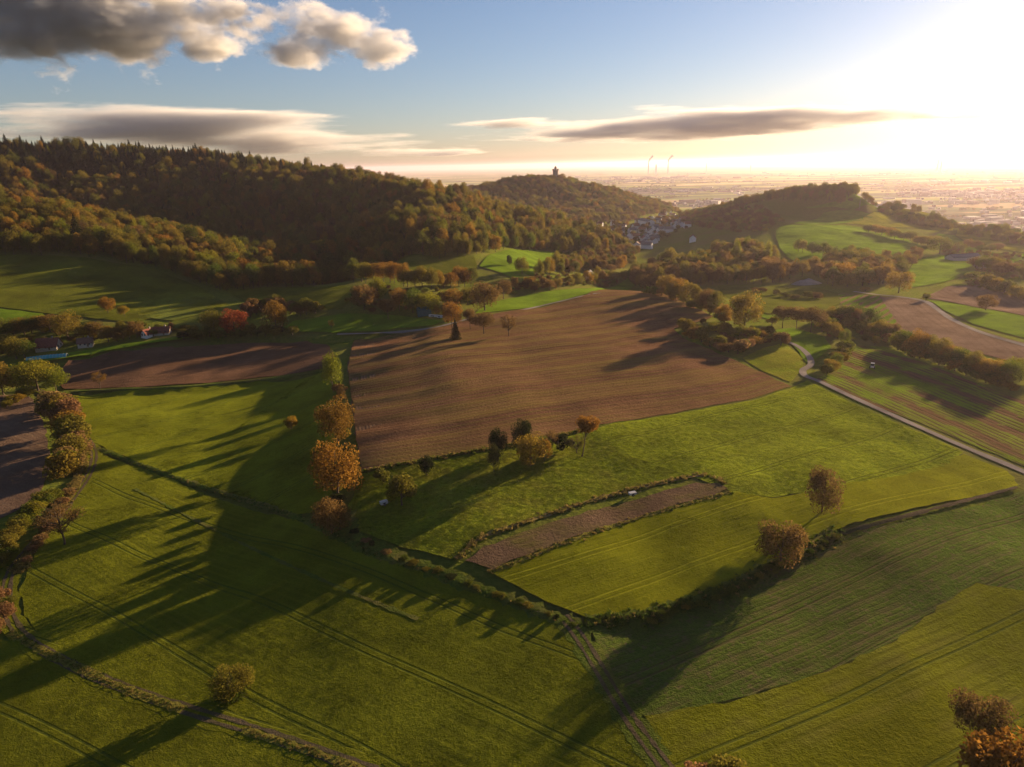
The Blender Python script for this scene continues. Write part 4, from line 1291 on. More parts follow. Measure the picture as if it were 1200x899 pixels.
def scatter(name, label, X, Y, H_, W_, kinds, weights, sink=.4, cat=None, tilt=.05, align=False):
    n = len(X)
    Z = h(X, Y) - sink
    me = bpy.data.meshes.new(name)
    me.vertices.add(n)
    me.vertices.foreach_set('co', np.column_stack([X, Y, Z]).astype(np.float32).ravel())
    names = sorted(PROTO_ID, key=lambda k: PROTO_ID[k])
    ids = np.array([PROTO_ID[names[k]] if isinstance(k, int) else PROTO_ID[k] for k in kinds], np.int32)
    if callable(weights):
        w = weights(X, Y, Z)
        w /= w.sum(1)[:, None]
        pick = (w.cumsum(1) < RNG.random(n)[:, None]).sum(1).clip(0, len(ids) - 1)
    else:
        w = np.array(weights, float)
        pick = RNG.choice(len(ids), n, p=w / w.sum())
    a = me.attributes.new('idx', 'INT', 'POINT')
    a.data.foreach_set('value', ids[pick])
    a = me.attributes.new('rot', 'FLOAT_VECTOR', 'POINT')
    if align:
        c = RNG.uniform(0, 6.28, n)
        nx, ny = -(h(X + .8, Y) - h(X - .8, Y)) / 1.6, -(h(X, Y + .8) - h(X, Y - .8)) / 1.6
        nz = 1 / np.sqrt(1 + nx * nx + ny * ny)
        nx, ny = nx * nz, ny * nz
        lx, ly = nx * np.cos(c) + ny * np.sin(c), -nx * np.sin(c) + ny * np.cos(c)
        a.data.foreach_set('vector', np.column_stack([-np.arcsin(ly), np.arctan2(lx, nz), c]).astype(np.float32).ravel())
    else:
        a.data.foreach_set('vector', np.column_stack([RNG.normal(0, tilt, n), RNG.normal(0, tilt, n), RNG.uniform(0, 6.28, n)]).astype(np.float32).ravel())
    a = me.attributes.new('scl', 'FLOAT_VECTOR', 'POINT')
    a.data.foreach_set('vector', np.column_stack([W_, W_, H_]).astype(np.float32).ravel())
    o = link(name, me, label=label, cat=cat, kind='stuff')
    md = o.modifiers.new('scatter', 'NODES')
    md.node_group = SCATTER
    return o

def grid_in(P, sp, jit=.42):
    P = np.asarray(P, float)
    x0, y0 = P.min(0)
    x1, y1 = P.max(0)
    gx, gy = np.meshgrid(np.arange(x0, x1, sp), np.arange(y0, y1, sp))
    gx = gx.ravel() + RNG.uniform(-jit, jit, gx.size) * sp
    gy = gy.ravel() + RNG.uniform(-jit, jit, gy.size) * sp
    k = inside(P, gx, gy)
    return gx[k], gy[k]

def wood(label, P, sp, hr, wr, kinds, weights, edge=0, edge_label=None, edge_group=None, edge_leaves=None):
    X, Y = grid_in(P, sp)
    n = len(X)
    keep = np.ones(n, bool)
    if edge:
        # the trees of the near edge are built one by one
        seen = np.full(n, 1e9)
        az = np.degrees(np.arctan2(X, Y))
        dist = np.hypot(X, Y)
        order = np.argsort(dist)
        bins, picks = {}, []
        for i in order:
            b = int((az[i] + 90) / .55)
            if az[i] < -38 or az[i] > 40:
                continue
            if bins.get(b, 0) < 1:
                bins[b] = bins.get(b, 0) + 1
                picks.append(i)
            if len(picks) >= edge:
                break
        for i in picks:
            keep[i] = False
            put_tree(X[i], Y[i], random.uniform(*hr), random.uniform(*wr), random.choice(RD), random.choice(edge_leaves), edge_label, group=edge_group, sink=.3)
    X, Y = X[keep], Y[keep]
    def stands(x, y, z):
        w = weights(x, y, z) if callable(weights) else np.tile(np.array(weights, float), (len(x), 1))
        for c in range(w.shape[1]):
            a, b, p, l = RNG.uniform(0, 6.28), RNG.uniform(0, 6.28), RNG.uniform(0, 6.28), RNG.uniform(55, 130)
            f = np.sin((x * math.cos(a) + y * math.sin(a)) * 6.28 / l + p) + np.sin((x * math.cos(b) + y * math.sin(b)) * 6.28 / (l * .6) + p * 2)
            w[:, c] *= np.exp(1.1 * f)
        return w
    size = 1 + .22 * np.sin(X * .05 + 1) * np.sin(Y * .043) + RNG.normal(0, .12, len(X))
    size = np.clip(size, .6, 1.45)
    keep2 = RNG.random(len(X)) < .94
    X, Y, size = X[keep2], Y[keep2], size[keep2]
    return scatter('forest', label, X, Y, RNG.uniform(*hr, len(X)) * size, RNG.uniform(*wr, len(X)) * size, kinds, stands)

FOR = [0, 1, 2, 3, 4, 5, 6, 7]
g_ = lambda L: [tuple(p) for p in ground(L)[:, :2]]
SPUR = g_([(-70, 300), (0, 299), (60, 299), (120, 302), (180, 313), (230, 331), (262, 341), (310, 338), (370, 335), (405, 328), (440, 322)]) + \
    [polar(462, 690), polar(400, 755), polar(300, 845), polar(200, 900), polar(100, 935), polar(0, 950), polar(-90, 955)]
wood('autumn forest on the near left spur, lit along its crest', SPUR, 8.4, (12, 22), (9, 15.5), FOR + [11, 12], (3, 3, 4, 2, .8, 1.6, .1, .1, 1.4, .8), 75,
     'autumn tree at the near edge of the left forest spur', 'edge of the left forest spur', ['leaf_forest', 'leaf_forest', 'leaf_autumn', 'leaf_olive', 'leaf_green'])
RIDGE = [polar(-100, 985), polar(50, 975), polar(200, 945), polar(300, 885), polar(380, 790)] + g_([(440, 300), (500, 304), (545, 303), (575, 297), (610, 293), (650, 296), (690, 300), (715, 296)]) + \
    [polar(735, 960), polar(690, 1080), polar(620, 1080), polar(540, 1060), polar(470, 1140), polar(400, 1260), polar(200, 1420), polar(-100, 1450)]
def ridge_w(X, Y, Z):
    top = sstep(84, 106, Z)
    top = np.clip(top + (RNG.random(len(X)) < .03), 0, 1)
    w = np.tile(np.array([4, 3, 3, 3, 1.2, .8, .1, .1, .7, .7]), (len(X), 1))
    w[:, 6] += top * 40
    w[:, 7] += top * 40
    return w
wood('dark forested ridge with spruces along its skyline', RIDGE, 9.2, (13, 24), (9, 15.5), FOR + [11, 12], ridge_w, 45,
     'tall autumn tree at the lit foot of the ridge forest', 'foot of the ridge forest', ['leaf_forest', 'leaf_olive', 'leaf_autumn', 'leaf_green'])
CASTLE = [polar(530, 1640), polar(560, 1520), polar(620, 1420), polar(690, 1380), polar(740, 1500), polar(775, 1720), polar(800, 1950), polar(740, 2050), polar(640, 2000), polar(560, 1950), polar(520, 1800)]
wood('hazy wooded castle hill in the distance', CASTLE, 12, (12, 19), (12, 18), FOR[:6], (3, 3, 2, 3, 2, .5))
RHILL = [polar(800, 1430), polar(850, 1310), polar(900, 1240), polar(950, 1195), polar(1000, 1170), polar(1012, 1210), polar(1010, 1270), polar(950, 1340), polar(880, 1400), polar(820, 1490)]
wood('dark wood crowning the right hilltop', RHILL, 9, (11, 17), (9, 14), FOR[:6] + [8], (3, 2, 1, 3, 1.5, .2, 3))
RHILL2 = [polar(1016, 1205), polar(1050, 1195), polar(1100, 1175), polar(1160, 1105), polar(1230, 1040), polar(1300, 985), polar(1300, 1060), polar(1200, 1130), polar(1120, 1230), polar(1050, 1280)]
wood('hazy wood running down the ridge at the right', RHILL2, 11, (6, 13), (8, 13), FOR[:6] + [8], (3, 2, 1, 3, 1, .6, 2))
FLANK = [polar(770, 1380), polar(820, 1130), polar(870, 990), polar(905, 970), polar(925, 1040), polar(905, 1190), polar(850, 1300), polar(800, 1420)]
wood('reddish scrub woodland on the left flank of the right hill', FLANK, 10, (5, 10), (7, 12), [3, 4, 9, 10], (2, 3, 2, 3))
COPSE = g_([(738, 334), (760, 337), (800, 336), (850, 334), (900, 332), (925, 330), (945, 322)]) + [polar(925, 690), polar(918, 780), polar(880, 830), polar(820, 800), polar(760, 740), polar(735, 660)]
wood('reddish wood beyond the hedge of the ploughed field', COPSE, 8.0, (13, 19), (9, 13), FOR[:6], (3, 3, 3, 2, 4, .3), 26,
     'dark reddish tree at the near edge of the wood with two poplars', 'edge of the wood beyond the hedge', ['leaf_brown', 'leaf_forest', 'leaf_autumn'])
HOLLOW = g_([(655, 322), (690, 318), (720, 318), (742, 312)]) + [polar(752, 900), polar(735, 1020), polar(700, 960), polar(680, 830), polar(655, 720)]
wood('brown woodland in the valley below the village', HOLLOW, 9, (7, 13), (7, 11), FOR[:5] + [9, 10], (2, 2, 2, 2, 3, 1, 2))
TREES_V = [polar(690, 1120), polar(730, 1060), polar(780, 1080), polar(830, 1150), polar(820, 1330), polar(770, 1400), polar(700, 1380), polar(680, 1250)]
wood('garden trees among the village houses', TREES_V, 19, (6, 10), (7, 11), [0, 2, 3, 4, 9, 10], (2, 2, 2, 3, 1, 2))
RSCRUB = g_([(1010, 302), (1045, 306), (1080, 300), (1060, 322), (1045, 333), (1000, 330), (960, 326), (940, 318), (975, 308)])
wood('brown woodland between domed meadow and gravel heap', RSCRUB, 8.5, (9, 15), (8, 12), FOR[:6], (3, 2, 2, 2, 3, .4))

for lab, pts in [('thick scrub beside the lane bend and vineyard belt', [(955, 372), (985, 368), (1020, 380), (1060, 398), (1050, 410), (1010, 400), (975, 396), (955, 386)]),
                 ('hazy scrub around the grey barns', [(1100, 292), (1150, 296), (1200, 300), (1260, 312), (1260, 330), (1200, 330), (1150, 324), (1152, 306), (1105, 297)]),
                 ('scrub in the thicket at the field corner', [(795, 386), (830, 378), (870, 388), (905, 384), (912, 398), (880, 408), (850, 414), (820, 402)]),
                 ('scrub along the belt above the right brown field', [(1125, 322), (1160, 328), (1210, 342), (1260, 352), (1260, 366), (1200, 352), (1140, 338)]),
                 ('scrub between the valley tree belts', [(590, 336), (620, 328), (660, 322), (720, 320), (735, 326), (690, 336), (640, 341), (600, 346)]),
                 ('scrub behind the vivid paddock', [(405, 352), (440, 336), (500, 342), (560, 338), (560, 356), (510, 364), (450, 366), (410, 366)]),
                 ('garden scrub around the valley farmhouses', [(-20, 398), (40, 388), (110, 384), (200, 380), (235, 384), (225, 391), (160, 396), (80, 404), (-20, 420)])]:
    X, Y = grid_in(g_(pts), 6.0, .5)
    k = RNG.random(len(X)) < .6
    X, Y = X[k], Y[k]
    scatter('shrubbery', lab, X, Y, RNG.uniform(1.5, 5.5, len(X)), RNG.uniform(3, 7, len(X)), [9, 10, 3, 8], (3, 2, 1, 1))

# ---- grass and leaves of the rougher fields
def tufts(label, P, sp, hr, wr, kinds, weights, name='grass'):
    X, Y = grid_in(P, sp, .5)
    k = RNG.random(len(X)) < .8
    X, Y = X[k], Y[k]
    return scatter(name, label, X, Y, RNG.uniform(*hr, len(X)), RNG.uniform(*wr, len(X)), kinds, weights, sink=.0, tilt=.15)

def sward(label, fld, hgt, dens=200, name='grass', lean=.35, wide=.05, keep=1.0):
    """short blades standing all over a field, in patches of two metres that follow the ground"""
    mat = FIELD_MAT[fld]
    bm = 'blades_' + mat
    if bm not in MATS:
        a_, b_, p_, pa_, st_, at_, bu_, fi_, so_, tm_ = SPEC[mat]
        field_mat(bm, a_, b_, p_, pa_, st_, None, bu_, fi_, so_, blade=True, tram=tm_)
    key = 'sward_' + str(len(PROTO_ID))
    rng = np.random.default_rng(len(PROTO_ID))
    n = dens
    base = np.column_stack([rng.uniform(-1, 1, n), rng.uniform(-1, 1, n), np.full(n, -.03)])
    tip = base + np.column_stack([rng.normal(0, lean * hgt, n), rng.normal(0, lean * hgt, n), hgt * rng.uniform(.5, 1.2, n)])
    an = rng.uniform(0, 6.28, n)
    w = np.column_stack([np.cos(an), np.sin(an), np.zeros(n)]) * (wide * rng.uniform(.6, 1.4, n))[:, None]
    V = np.stack([base - w, base + w, tip + w * .4, tip - w * .4], 1).reshape(-1, 3)
    me = mesh_np('kind_' + key, V, np.arange(4 * n).reshape(-1, 4), bm)
    o = bpy.data.objects.new('k%02d_%s' % (len(PROTO_ID), key), me)
    PROTO.objects.link(o)
    PROTO_ID[key] = len(PROTO_ID)
    P = FIELDS[fld]
    X, Y = grid_in(P, 1.75, .35)
    dm, _ = seg_dist(X, Y, np.vstack([P, P[:1]]))
    k = (np.abs(dm) > 1.0) & (RNG.random(len(X)) < keep) & (np.abs(np.degrees(np.arctan2(X, Y))) < 46) & (np.hypot(X, Y) > 82)
    X, Y = X[k], Y[k]
    scatter(name, label, X, Y, RNG.uniform(.8, 1.2, len(X)), np.ones(len(X)), [key], (1,), sink=0, align=True)

def fringe(label, pts, n, width, hr, wr, kinds, weights):
    S = ground(smooth(pts, 5))[:, :2]
    L = np.concatenate([[0], np.cumsum(np.hypot(*np.diff(S, axis=0).T))])
    s = RNG.uniform(0, L[-1], n)
    X = np.interp(s, L, S[:, 0]) + RNG.normal(0, width, n)
    Y = np.interp(s, L, S[:, 1]) + RNG.normal(0, width, n)
    return scatter('grass', label, X, Y, RNG.uniform(*hr, n), RNG.uniform(*wr, n), kinds, weights, sink=0, tilt=.2)

fringe('dry grass fringe above the fallow strip', [(536, 655), (565, 630), (640, 604), (700, 585), (770, 567), (824, 557), (852, 568)], 420, .6, (.2, .7), (.5, 1.6), ['tuft_straw', 'tuft_green'], (4, 1))
fringe('grass fringe below the fallow strip', [(575, 671), (612, 657), (680, 630), (760, 604), (856, 577)], 260, .5, (.15, .5), (.5, 1.4), ['tuft_straw', 'tuft_green'], (3, 2))
fringe('grass fringe along the lower edge of the ploughed field', [(424, 553), (500, 539), (560, 529), (640, 514), (700, 500)], 420, .6, (.4, 1.0), (.7, 1.5), ['tuft_straw', 'tuft_green'], (1, 1.5))
fringe('lit grass fringe beside the left farm track', [(12, 742), (40, 758), (100, 787), (160, 813), (215, 832)], 600, .5, (.1, .35), (.4, 1.0), ['tuft_straw', 'tuft_green'], (2, 2))  # straw tufts add to the painted sunlight of the verge
fringe('grass fringe at the bottom of the left farm track', [(285, 856), (330, 870), (390, 890), (440, 910)], 300, .4, (.1, .35), (.4, 1.0), ['tuft_straw', 'tuft_green'], (2, 1))
fringe('rough grass on the terrace bank', [(688, 729), (750, 723), (800, 709), (860, 689), (915, 660), (985, 624)], 700, 1.2, (.15, .8), (.5, 1.4), ['tuft_dark', 'tuft_green', 'tuft_straw'], (2, 2, .5))
fringe('rough grass along the step across the left meadows', [(114, 525), (200, 558), (350, 607), (420, 643), (560, 692), (664, 730)], 600, .6, (.1, .4), (.4, 1.2), ['tuft_dark', 'tuft_green', 'tuft_straw'], (2, 2, .6))
fringe('dry bracken grass between track and clipped hedge', [(20, 672), (36, 646), (52, 622), (72, 594), (90, 565), (100, 530)], 700, 1.0, (.4, 1.0), (.7, 1.5), ['tuft_straw'], (1,))

sward('leafy crop plants beside the paved lane', 'leafy crop field between the ploughed field and the paved lane', .16, 150, 'crop_leaves', .5, .07)
sward('tussocky grass around the island copse', 'weedy dark green meadow around the bushes beside the ploughed field', .15, 170, 'grass', .4, .06)
sward('sprouting crop leaves in the dark green field', 'dark green sprouting crop field below the terrace bank', .11, 90, 'crop_leaves', .6, .06)
sward('crop leaves of the olive corner field', 'olive yellow crop field in the bottom right corner', .11, 170, 'crop_leaves', .4, .05)
sward('short grass of the broad left meadow', 'broad green meadow with mowing lines and long tree shadows', .11, 220)
sward('short grass of the bright upper left meadow', 'bright green meadow below the left brown field, crossed by tree shadows', .13, 180)
sward('short grass of the corner meadow', 'green meadow in the bottom left corner below the farm track', .11, 220)
sward('short grass of the yellow-green meadow', 'smooth yellow-green meadow sloping past the two brown trees', .13, 200)

# ------------------------------------------------------------------ buildings and other built things
def box_vf(x0, x1, y0, y1, z0, z1):
    V = [(x0, y0, z0), (x1, y0, z0), (x1, y1, z0), (x0, y1, z0), (x0, y0, z1), (x1, y0, z1), (x1, y1, z1), (x0, y1, z1)]
    return V, [(0, 3, 2, 1), (4, 5, 6, 7), (0, 1, 5, 4), (1, 2, 6, 5), (2, 3, 7, 6), (3, 0, 4, 7)]

def boxes(name, L, mat):
    V, Fc = [], []
    for b in L:
        v, f = box_vf(*b)
        o = len(V)
        V += v
        Fc += [tuple(i + o for i in q) for q in f]
    return mesh_from(name, V, Fc, mat)

def gable_mesh(w, l, hw, hr):
    """house body with gables on the x ends (length l along x, width w along y)"""
    a, b = l / 2, w / 2
    V = [(-a, -b, -1.5), (a, -b, -1.5), (a, b, -1.5), (-a, b, -1.5), (-a, -b, hw), (a, -b, hw), (a, b, hw), (-a, b, hw), (-a, 0, hw + hr), (a, 0, hw + hr)]
    Fc = [(0, 3, 2, 1), (0, 1, 5, 4), (2, 3, 7, 6), (1, 2, 6, 9, 5), (3, 0, 4, 8, 7), (4, 5, 9, 8), (6, 7, 8, 9)]
    return V, Fc

def roof_mesh(w, l, hw, hr, over=.5, th=.25):
    a, b = l / 2 + over, w / 2 + over
    s = hr / (w / 2)
    e = hw - over * s
    V = []
    for z in (.06, .06 + th):
        V += [(-a, -b, e + z), (a, -b, e + z), (a, 0, hw + hr + z), (-a, 0, hw + hr + z), (a, b, e + z), (-a, b, e + z)]
    Fc = [(6, 7, 8, 9), (9, 8, 10, 11), (3, 2, 1, 0), (5, 4, 2, 3), (0, 1, 7, 6), (4, 5, 11, 10), (1, 2, 8, 7), (2, 4, 10, 8), (3, 0, 6, 9), (5, 3, 9, 11)]
    return V, Fc

def house(x, y, rz, w, l, hw, hr, wall, roof, label, name='house', group=None, detail=True, share=None, cat='house'):
    z = float(h(np.array([x]), np.array([y]))[0])
    t = link(name, None, label=label, cat=cat, group=group)
    t.location = (x, y, z)
    t.rotation_euler = (0, 0, rz)
    link('wall', mesh_from('wall', *gable_mesh(w, l, hw, hr), wall), t)
    r = link('roof', mesh_from('roof', *roof_mesh(w, l, hw, hr), roof), t)
    if detail:
        link('chimney', boxes('chimney', [(l * .2, l * .2 + .8, -.4, .4, hw + hr - .5, hw + hr + 1.2)], 'stone'), r)
        for sx in (-1, 1):
            for yy in (-w * .22, w * .22):
                link('window', boxes('window', [(sx * l / 2 - .06, sx * l / 2 + .06, yy - .5, yy + .5, 1.0, 2.3)], 'glass'), t)
        for sy in (-1, 1):
            for xx in (-l * .3, 0, l * .3):
                link('window', boxes('window', [(xx - .5, xx + .5, sy * w / 2 - .06, sy * w / 2 + .06, 1.0, 2.3)], 'glass'), t)
        link('door', boxes('door', [(l * .13, l * .13 + 1.0, -w / 2 - .08, -w / 2 + .06, -.2, 2.1)], 'timber'), t)
    return t

def px_house(u, v, rz, *a, **k):
    g = ground([(u, v)])[0]
    return house(g[0], g[1], rz, *a, **k)

px_house(58, 408, R(8), 9, 12, 1.8, 4.4, 'cream_wall', 'red_roof', 'white farmhouse with dark red tiled roof at the left')
px_house(101, 405, R(20), 6, 8, 2.2, 2.6, 'cream_wall', 'brown_roof', 'low brown roofed farm shed between the farmhouses', 'shed', cat='shed')
px_house(174, 394, R(70), 5.0, 7, 2.0, 2.6, 'white_wall', 'red_roof', 'white gabled farmhouse nearest the red tree')
px_house(190, 391, R(10), 6, 10, 1.4, 3.0, 'cream_wall', 'red_roof', 'red roofed house behind the white gabled farmhouse')
px_house(690, 328, R(60), 7.5, 9, 4.5, 4.0, 'white_wall', 'grey_roof', 'small white cottage in the hollow beside the yellow poplar', 'cottage')
px_house(1128, 305, R(12), 12, 34, 4.0, 2.5, 'concrete', 'grey_roof', 'long low grey barn on the right hillside', 'barn', cat='barn', detail=False)
px_house(1148, 313, R(70), 9, 14, 4.0, 2.5, 'concrete', 'grey_roof', 'smaller grey barn at the end of the long grey barn', 'barn', cat='barn', detail=False)

VIL = [(757, 262, 34, 9), (748, 259, 12, 4), (738, 247, 10, 4), (766, 247, 12, 5), (784, 247, 8, 4), (805, 250, 7, 5), (721, 272, 9, 6), (735, 282, 9, 7), (738, 277, 8, 5), (766, 283, 8, 4),
       (751, 288, 7, 4), (758, 289, 7, 4), (746, 289, 6, 4), (768, 267, 8, 5), (775, 270, 8, 6), (783, 270, 7, 4), (790, 262, 8, 4), (797, 264, 7, 4), (784, 259, 7, 4), (778, 262, 7, 4), (771, 259, 7, 4),
       (762, 272, 7, 4), (753, 270, 7, 4), (745, 266, 6, 4), (741, 271, 6, 4), (793, 256, 6, 3), (801, 258, 6, 3), (745, 278, 6, 4), (757, 278, 6, 4), (729, 266, 6, 4), (719, 262, 7, 4), (735, 254, 7, 4),
       (748, 250, 6, 3), (775, 252, 6, 3), (712, 274, 7, 5), (762, 256, 6, 3), (788, 252, 6, 3)]
VIL += [(random.uniform(700, 812), random.uniform(246, 290), 6, 4) for _ in range(26)]
_hm = {}
def village_house(x, y, l, rz, roofmat, label, group):
    key = (round(l), roofmat)
    w, hw, hr = (8.5, 5.0, 3.6) if l < 20 else (13, 8, 3)
    if key not in _hm:
        _hm[key] = (mesh_from('wall', *gable_mesh(w, l, hw, hr), 'village_wall'), mesh_from('roof', *roof_mesh(w, l, hw, hr), roofmat))
    t = link('house', None, label=label, cat='house', group=group)
    t.location = (x, y, float(h(np.array([x]), np.array([y]))[0]))
    t.rotation_euler = (0, 0, rz)
    link('wall', _hm[key][0], t)
    link('roof', _hm[key][1], t)
for i, (u, v, wp, hp) in enumerate(VIL):
    g = ground([(u, v + 2)])[0]
    if math.hypot(g[0], g[1]) > 2300:
        continue
    l = 48 if wp > 30 else random.choice([10, 12, 14])
    lab = 'long white building at the heart of the valley village' if wp > 30 else 'small white house in the distant valley village'
    village_house(g[0], g[1], l, R(random.choice([5, 20, 75, 100, -30])), random.choice(['grey_roof', 'brown_roof', 'red_roof', 'grey_roof']), lab, None if wp > 30 else 'village houses in the valley')

# --- castle tower on its hill
def ring(n, r, z):
    return [(r * math.cos(6.283 * k / n), r * math.sin(6.283 * k / n), z) for k in range(n)]
def lathe(prof, n, mat, name):
    V, Fc = [], []
    for r, z in prof:
        V += ring(n, r, z)
    for i in range(len(prof) - 1):
        for k in range(n):
            k2 = (k + 1) % n
            Fc.append((i * n + k, i * n + k2, (i + 1) * n + k2, (i + 1) * n + k))
    Fc.append(tuple(range(len(V) - n, len(V))))
    return mesh_from(name, V, Fc, mat)
cx, cyy = polar(651, 1790)
ct = link('castle_tower', None, label='dark stone castle tower rising above the far wooded hill', cat='tower')
ct.location = (cx, cyy, float(h(np.array([cx]), np.array([cyy]))[0]))
link('wall', lathe([(7, -2), (6.8, 24), (7.6, 25), (7.6, 28)], 16, 'stone', 'keep'), ct)
par = link('parapet', boxes('parapet', [(7.0 * math.cos(a) - .9, 7.0 * math.cos(a) + .9, 7.0 * math.sin(a) - .9, 7.0 * math.sin(a) + .9, 27.9, 30) for a in np.linspace(0, 5.5, 8)], 'stone'), ct)
link('turret', lathe([(3, 28), (3, 33), (3.4, 33.2), (.2, 37)], 12, 'stone', 'turret'), ct)
cw = link('castle_wall', boxes('castle_wall', [(-26, -9, -2, 0, -3, 9), (-27, -24, -3, 1, -3, 12), (9, 22, 1, 3, -3, 8)], 'stone'), label='ruined stone wall beside the castle tower', cat='wall')
cw.location = ct.location

# --- lattice mast on the right hill
g = ground([(1007, 245)])[0]
L = []
mast = link('radio_mast', None, label='thin grey lattice mast on the right hill', cat='mast')
mast.location = (g[0], g[1], g[2])
mast.scale = (.7, .7, .72)
parts = []
for k in range(3):
    a = k * 2.094
    parts.append(tube([(1.1 * math.cos(a), 1.1 * math.sin(a), -.5), (.35 * math.cos(a), .35 * math.sin(a), 44)], .09, .06, 5))
for z in np.arange(1, 43, 2.2):
    r0, r1 = 1.1 - .75 * z / 44, 1.1 - .75 * (z + 2.2) / 44
    for k in range(3):
        a, b = k * 2.094, (k + 1) * 2.094
        parts.append(tube([(r0 * math.cos(a), r0 * math.sin(a), z), (r1 * math.cos(b), r1 * math.sin(b), z + 2.2)], .06, .06, 4))
link('lattice', mesh_np('lattice', *join(parts), 'steel'), mast)
link('antenna', mesh_np('antenna', *tube([(0, 0, 43.5), (0, 0, 48)], .12, .08, 6), 'white_paint'), mast)

# --- teal tunnel, shelter and trailers
ga, gb = ground([(32, 422), (79, 418)])[:, :2]
dv = gb - ga
Lt = float(np.hypot(*dv))
tun = link('polytunnel', None, label='long low teal plastic tunnel below the farmhouses', cat='tunnel')
tun.location = (ga[0], ga[1], float(h(np.array([ga[0]]), np.array([ga[1]]))[0]))
tun.rotation_euler = (0, 0, math.atan2(dv[1], dv[0]))
V, Q = [], []
nx, na_ = 24, 9
for i in range(nx + 1):
    xx = Lt * i / nx
    zz = float(h(np.array([ga[0] + dv[0] * i / nx]), np.array([ga[1] + dv[1] * i / nx]))[0]) - tun.location[2]
    for k in range(na_):
        a = math.pi * k / (na_ - 1)
        V.append((xx, 1.5 * math.cos(a), zz - .1 + 1.9 * math.sin(a) * (1 - .03 * (i % 2))))
for i in range(nx):
    for k in range(na_ - 1):
        Q.append((i * na_ + k, (i + 1) * na_ + k, (i + 1) * na_ + k + 1, i * na_ + k + 1))
link('cover', mesh_from('cover', V, Q, 'teal_plastic', True), tun)
for i in range(0, nx + 1, 2):
    pts = [Vector(V[i * na_ + k]) * 1.0 + Vector((0, 0, .02)) for k in range(na_)]
    link('hoop', mesh_np('hoop', *tube([tuple(p) for p in pts], .06, .06, 4), 'white_paint'), tun)

def wheel(parent, x, y, r, w):
    V, Q = tube([(x, y - w / 2, r), (x, y + w / 2, r)], r, r, 14)
    Fc = [tuple(q) for q in Q] + [tuple(range(14)), tuple(range(27, 13, -1))]
    wl = link('wheel', mesh_from('tyre', V, Fc, 'rubber'), parent)
    V, Q = tube([(x, y - w / 2 - .02, r), (x, y + w / 2 + .02, r)], r * .5, r * .5, 10)
    link('rim', mesh_from('rim', V, [tuple(q) for q in Q] + [tuple(range(10)), tuple(range(19, 9, -1))], 'steel'), wl)

g = ground([(497, 368)])[0]
sh = link('shelter', None, label='dark teal canvas shelter beside the white trailer behind the ploughed field', cat='tent')
sh.location = g
sh.rotation_euler = (0, 0, R(15))
link('canvas', mesh_from('canvas', *gable_mesh(6.5, 9, 3.2, 2.0), 'teal_canvas'), sh)
link('door', boxes('door', [(4.5, 4.56, -1, 1, 0, 2.6)], 'rubber'), sh)

def trailer(u, v, l, w, hh, rz, label):
    g = ground([(u, v)])[0]
    t = link('trailer', None, label=label, cat='trailer')
    t.location = g
    t.rotation_euler = (0, 0, rz)
    V, Fc = box_vf(-l / 2, l / 2, -w / 2, w / 2, .55, hh)
    link('body', mesh_from('body', V, Fc, 'white_paint'), t)
    link('roof', boxes('roof', [(-l / 2 - .06, l / 2 + .06, -w / 2 - .06, w / 2 + .06, hh + .003, hh + .1)], 'white_paint'), t)
    link('window', boxes('window', [(-l * .25, l * .15, -w / 2 - .02, -w / 2 + .02, hh * .55, hh * .85)], 'glass'), t)
    link('drawbar', mesh_np('drawbar', *tube([(l / 2, 0, .5), (l / 2 + 1.3, 0, .45)], .06, .05, 6), 'steel'), t)
    for sy in (-1, 1):
        wheel(t, 0, sy * (w / 2 - .05), .38, .22)
trailer(508, 372, 6, 2.0, 1.7, R(-15), 'white trailer parked right of the dark teal shelter')
trailer(516, 373, 4, 2.2, 1.8, R(-25), 'short white trailer at the end of the farm path')
trailer(741, 581, 2.2, 1.2, 1.1, R(20), 'small white trailer on the margin of the fallow strip')
trailer(450, 592, 2.2, 1.3, 1.3, R(35), 'small white trailer in shade beside the yellow-brown bush')

g = ground([(1022, 432)])[0]
tr = link('tractor', None, label='small white tractor at the head of the wheel-marked strip field', cat='tractor')
tr.location = g
tr.rotation_euler = (0, 0, R(60))
link('hood', boxes('hood', [(.4, 2.5, -.45, .45, .8, 1.6)], 'white_paint'), tr)
cb = link('cab', boxes('cab', [(-1.2, .4, -.8, .8, .8, 1.7), (-1.25, .45, -.85, .85, 2.75, 2.95)], 'white_paint'), tr)
link('window', boxes('window', [(-1.1, .3, -.72, .72, 1.7, 2.75)], 'glass'), cb)
link('exhaust', mesh_np('exhaust', *tube([(1.2, .3, 1.6), (1.2, .3, 2.5)], .06, .06, 6), 'steel'), tr)
for sx, rr in ((-.7, .85), (2.0, .5)):
    for sy in (-1, 1):
        wheel(tr, sx, sy * 1.0, rr, .4)

# --- pale heap at the foot of the wood
g = ground([(945, 332)])[0]
V, Q = [], []
nn = 22
for i in range(nn):
    for j in range(nn):
        a, b = -1 + 2 * i / (nn - 1), -1 + 2 * j / (nn - 1)
        r = math.hypot(a, b)
        zz = max(0, 1 - r) ** .7 * 4.2 * (1 + .25 * math.sin(a * 7 + b * 3) * math.cos(b * 6))
        xx, yy = g[0] + a * 13, g[1] + b * 9
        V.append((xx, yy, zz - .4))
Vn = np.array(V)
Vn[:, 2] += h(Vn[:, 0], Vn[:, 1])
for i in range(nn - 1):
    for j in range(nn - 1):
        Q.append((i * nn + j, (i + 1) * nn + j, (i + 1) * nn + j + 1, i * nn + j + 1))
link('gravel_heap', mesh_np('gravel_heap', Vn, Q, 'gravel_heap', True), label='pale gravel heap at the foot of the reddish wood', cat='heap')

